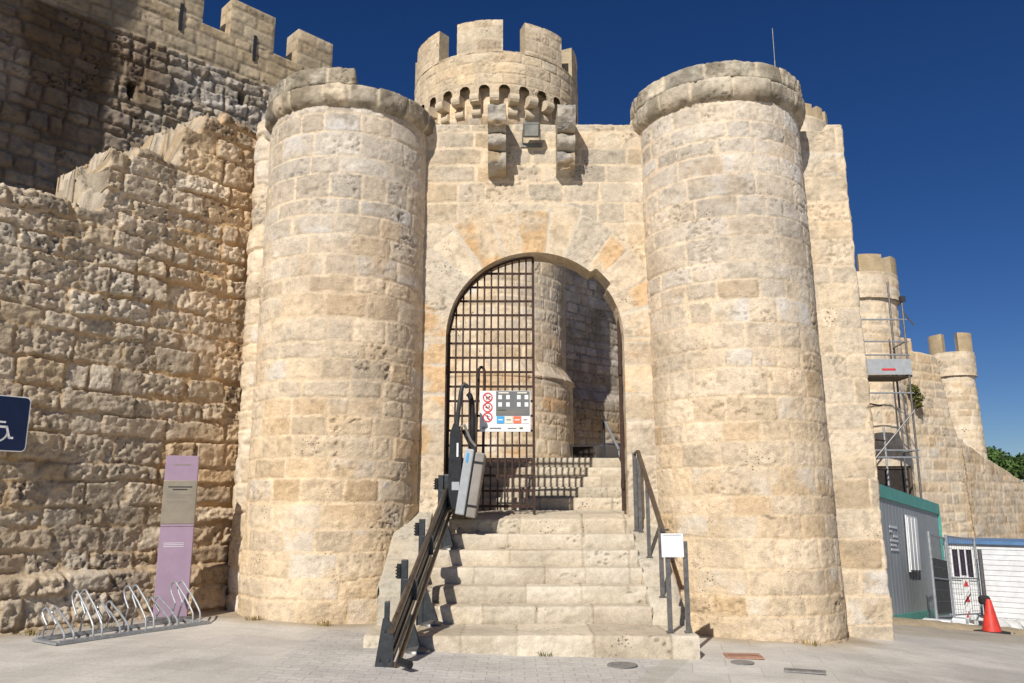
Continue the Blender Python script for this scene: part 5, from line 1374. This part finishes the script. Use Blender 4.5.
def kerb_heap():
    xs = np.linspace(5.3, 9.4, 60); vs = np.linspace(-1, 1, 16); X, V = np.meshgrid(xs, vs, indexing='ij')
    Y = 12.9 + (X - 5.3) * .33 + V * .35
    hz = .10 * (1 - V * V) * (.5 + fbm(X * 1.7, V * 2, 4, 3)) * sstep(5.2, 5.8, X) * sstep(9.4, 8.8, X)
    o = obj_from('dirt_bank', Acc().grid(np.stack([X, Y, gz(X, Y) + .004 + hz - .02 * np.abs(V)], -1), np.array((.40, .32, .21)) * (.8 + .4 * fbm(X * 5, Y * 5, 3, 9))[..., None]), FAR)
    o['kind'] = 'structure'
kerb_heap()

def scaffold():
    y0, y1 = 23.0, 24.0
    X0, X1 = 10.25, 11.55
    zb = -1.5
    t = thing('scaffold', 'steel scaffold with a white boarded platform hung before the turret', 'scaffold', ((X0 + X1) / 2, y0, zb))
    for x, y, zt in ((X1, y0, 7.45), (X1 + .12, y1, 8.2), (X0 - .1, y0, 7.0), (X0 - .1, y1, 7.0), (X1 - .42, y1, 3.7)):
        MB().tube([(x, y, zb), (x, y, zt)], .032, 8).build('standard', M['steel'] if x > X1 - .3 else M['galv'], t, True)
    for z, m in ((6.78, 'galv'), (6.12, 'galv'), (5.72, 'galv'), (4.6, 'galv'), (4.35, 'rust'), (2.95, 'galv'), (2.75, 'galv'), (3.3, 'rust'), (2.45, 'rust')):
        MB().tube([(X0 - .3, y0, z), (X1 + (.08 if m == 'galv' else -.42), y0 + (0 if m == 'galv' else 1.0), z)], .024, 8).build('ledger', M[m], t, True)
    MB().tube([(X0 - .2, y0 - .03, 2.4), (X1 + .05, y0 - .03, 4.1)], .024, 8).build('diagonal_brace', M['steel'], t, True)
    for z in (5.15, 2.95, 6.12): MB().tube([(X1, y0, z), (X1 + .1, y1, z)], .024, 8).build('transom', M['galv'], t, True)
    p = MB()
    for k in range(4): p.box(((X0 + X1) / 2 - .15, y0 + .12 + .25 * k, 5.10), (X1 - X0 + .5, .23, .05))
    p.build('platform', M['wood'], t)
    tb = MB().box(((X0 + X1) / 2 - .15, y0 - .04, 5.36), (X1 - X0 + .45, .03, .46), None, .004).build('toe_board', M['greyblue'], t)
    MB().box(((X0 + X1) / 2 + .05, y0 - .06, 5.28), (.40, .008, .06)).build('red_lettering', M['red'], tb)
    MB().box((X1 + .02, y0, 7.4), (.14, .14, .16)).build('pulley_head', M['dark_metal'], t)
    MB().tube([(X1 + .02, y0, 7.0), (X1 + .30, y0, 6.6)], .02, 6).build('winch_arm', M['steel'], t, True)
scaffold()
bo = thing('dark_opening', 'dark opening low in the castle wall, its shaded inside a solid dark box, just above the green container', 'doorway', (12.0, 25.6, .8))
MB().box((12.0, 25.95, 1.6), (.98, .9, 1.9), None, .02).build('opening', M['shade_and_panel'], bo)  # solid dark box stands in for the shade inside the opening
fb = MB(); fb.box((12.0, 25.5, 2.58), (1.1, .1, .08)); fb.box((12.52, 25.5, 1.6), (.08, .1, 1.9)); fb.build('frame', M['wood'], bo)

# inner railing and things seen through the gateway
ir = thing('inner_railing', 'low metal railing with a dark infill panel at the top of the inner steps', 'railing', (1.25, 13.4, 2.15))
def ibar(a, b, m='galv', r=.014, nm='bar'): MB().tube([a, b], r, 8).build(nm, M[m], ir, True)
for x in (.98, 1.38, 1.78): ibar((x, 13.4, 2.12), (x, 13.4, 2.40), nm='post')
ibar((.96, 13.4, 2.40), (1.80, 13.4, 2.40), nm='rail')
MB().box((1.18, 13.42, 2.27), (.34, .012, .22)).build('infill_panel', M['shade_and_panel'], ir)
ih = thing('inner_handrail', 'slim sloping handrail on one post inside the gateway on the right', 'handrail', (1.50, 13.1, 2.1))
MB().tube([(1.50, 13.1, 2.0), (1.50, 13.1, 2.86)], .020, 8).build('post', M['dark_metal'], ih, True); MB().tube([(1.48, 13.15, 2.88), (1.62, 12.2, 2.25)], .020, 8).build('rail', M['galv'], ih, True)
pc = thing('parapet_block', 'pale low stone block lying behind the inner railing', 'stone block', (1.70, 14.0, 2.15))
MB().box((1.80, 14.0, 2.30), (.62, .4, .34), (0, 0, .2), .06).build('block', M['white'], pc, True)

# ------------------------------------------------------------------ plants
def tuft(name, label, x, y, z, n, h, r, m, droop=.5, group=None, nrm=(0, 0, 1)):
    rng = random.Random(int(x * 100 + y * 37)); mb = MB()
    for k in range(n):
        a = rng.uniform(0, 2 * PI); rr = r * math.sqrt(rng.random()); hh = h * rng.uniform(.5, 1.1); w = rng.uniform(.006, .014) * (h / .15)
        b = Vector((x + rr * math.cos(a), y + rr * math.sin(a) * .6, z)); d = Vector((math.cos(a), math.sin(a), 0)) * hh * droop * rng.uniform(.2, 1)
        s = Vector((-math.sin(a), math.cos(a), 0)) * w
        m1 = b + d * .45 + Vector((0, 0, hh * .6)); tp = b + d + Vector((0, 0, hh * rng.uniform(.7, 1)))
        mb.add([b - s, b + s, m1 + s * .7, tp, m1 - s * .7], [(0, 1, 2, 3, 4)])
    o = mb.build(name, m); tag(o, label, 'plant', group); return o
gp = 'dry grass tufts at the foot of the walls'
for i, (x, y, lab) in enumerate(((-2.95, 9.60, 'dry grass tuft at the left foot of the left tower'), (-2.1, 9.44, 'dry grass tuft at the front foot of the left tower'), (-4.35, 8.98, 'straw coloured grass behind the low end of the bike rack'), (-4.9, 8.55, 'straw coloured grass at the far left foot of the ruined wall'), (3.3, 9.38, 'dry grass tuft at the foot of the right tower'))):
    tuft('grass_tuft', lab, x, y, g1(x, y), 40, .07, .16 if i > 1 else .10, M['straw'], .6, gp)
tuft('weed', 'small green weed at the foot of the lowest step', .32, 8.19, .0, 26, .05, .07, M['leafy'], .7)
def leaf_cloud(name, m, parent, cens, n, s, seed):
    rng = np.random.default_rng(seed); P = []
    c = np.array([q[:3] for q in cens]); rad = np.array([q[3] for q in cens]); w = rad ** 2; w = w / w.sum()
    idx = rng.choice(len(c), n, p=w); v = rng.normal(size=(n, 3)); v /= np.linalg.norm(v, axis=1)[:, None]
    rr = rad[idx] * rng.uniform(.35, 1.05, n) ** .6
    p = c[idx] + v * rr[:, None] * np.array((1, 1, .85))
    t1 = rng.normal(size=(n, 3)); t1 /= np.linalg.norm(t1, axis=1)[:, None]; t2 = np.cross(t1, v); t2 /= np.linalg.norm(t2, axis=1)[:, None] + 1e-9
    sz = s * rng.uniform(.6, 1.4, n)[:, None]
    V = np.stack([p - t1 * sz, p + t2 * sz * .55, p + t1 * sz, p - t2 * sz * .55], 1).reshape(-1, 3)
    F = np.arange(n * 4).reshape(n, 4)
    mb = MB(); mb.v = [tuple(q) for q in V]; mb.f = [tuple(int(i) for i in f) for f in F]
    o_ = Vector(wloc(parent)) if parent else Vector((0, 0, 0))
    me = bpy.data.meshes.new(name); me.from_pydata([Vector(q) - o_ for q in mb.v], [], mb.f); me.materials.append(m)
    o = bpy.data.objects.new(name, me); COL.objects.link(o)
    if parent: o.parent = parent
    return o
def tree(label, x, y, z0, h, R, seed):
    t = thing('tree', label, 'tree', (x, y, z0)); rng = random.Random(seed)
    tr = MB(); tr.tube([(x, y, z0), (x + .1, y, z0 + h * .35), (x - .05, y + .1, z0 + h * .62)], [.28, .2, .1], 8)
    cens = []
    for k in range(16):
        a = rng.uniform(0, 2 * PI); r = R * rng.uniform(.1, .75); zc = z0 + h * rng.uniform(.50, .90) - r * .25
        p = (x + r * math.cos(a), y + r * math.sin(a), zc, R * rng.uniform(.24, .42)); cens.append(p)
        if k < 7: tr.tube([(x, y, z0 + h * .4), ((x + p[0]) / 2, (y + p[1]) / 2, (zc + z0 + h * .4) / 2 + .2), p[:3]], [.12, .07, .03], 6)
    tr.build('trunk', M['bark'], t, True); leaf_cloud('crown', M['leaf'], t, cens, 9000, .19, seed)
tree('dark green leafy tree showing nearest the slender turret above the long wall', 47.5, 79., -2, 9.2, 3.6, 3)
tree('lower dark green tree at the right edge above the long wall', 52.8, 79., -2, 7.9, 3.4, 5)
sh = thing('wall_shrub', 'yellow green shrub hanging from the curtain wall beside the scaffold', 'shrub', (13.6, 26.95, 5.0))
leaf_cloud('foliage', M['leafy'], sh, [(13.55, 26.75, 5.2, .22), (13.68, 26.8, 4.95, .20), (13.72, 26.85, 4.7, .13), (13.45, 26.75, 5.3, .13)], 700, .045, 9)
MB().tube([(13.6, 27.2, 5.1), (13.6, 26.9, 5.05)], .04, 6).build('stem', M['bark'], sh)
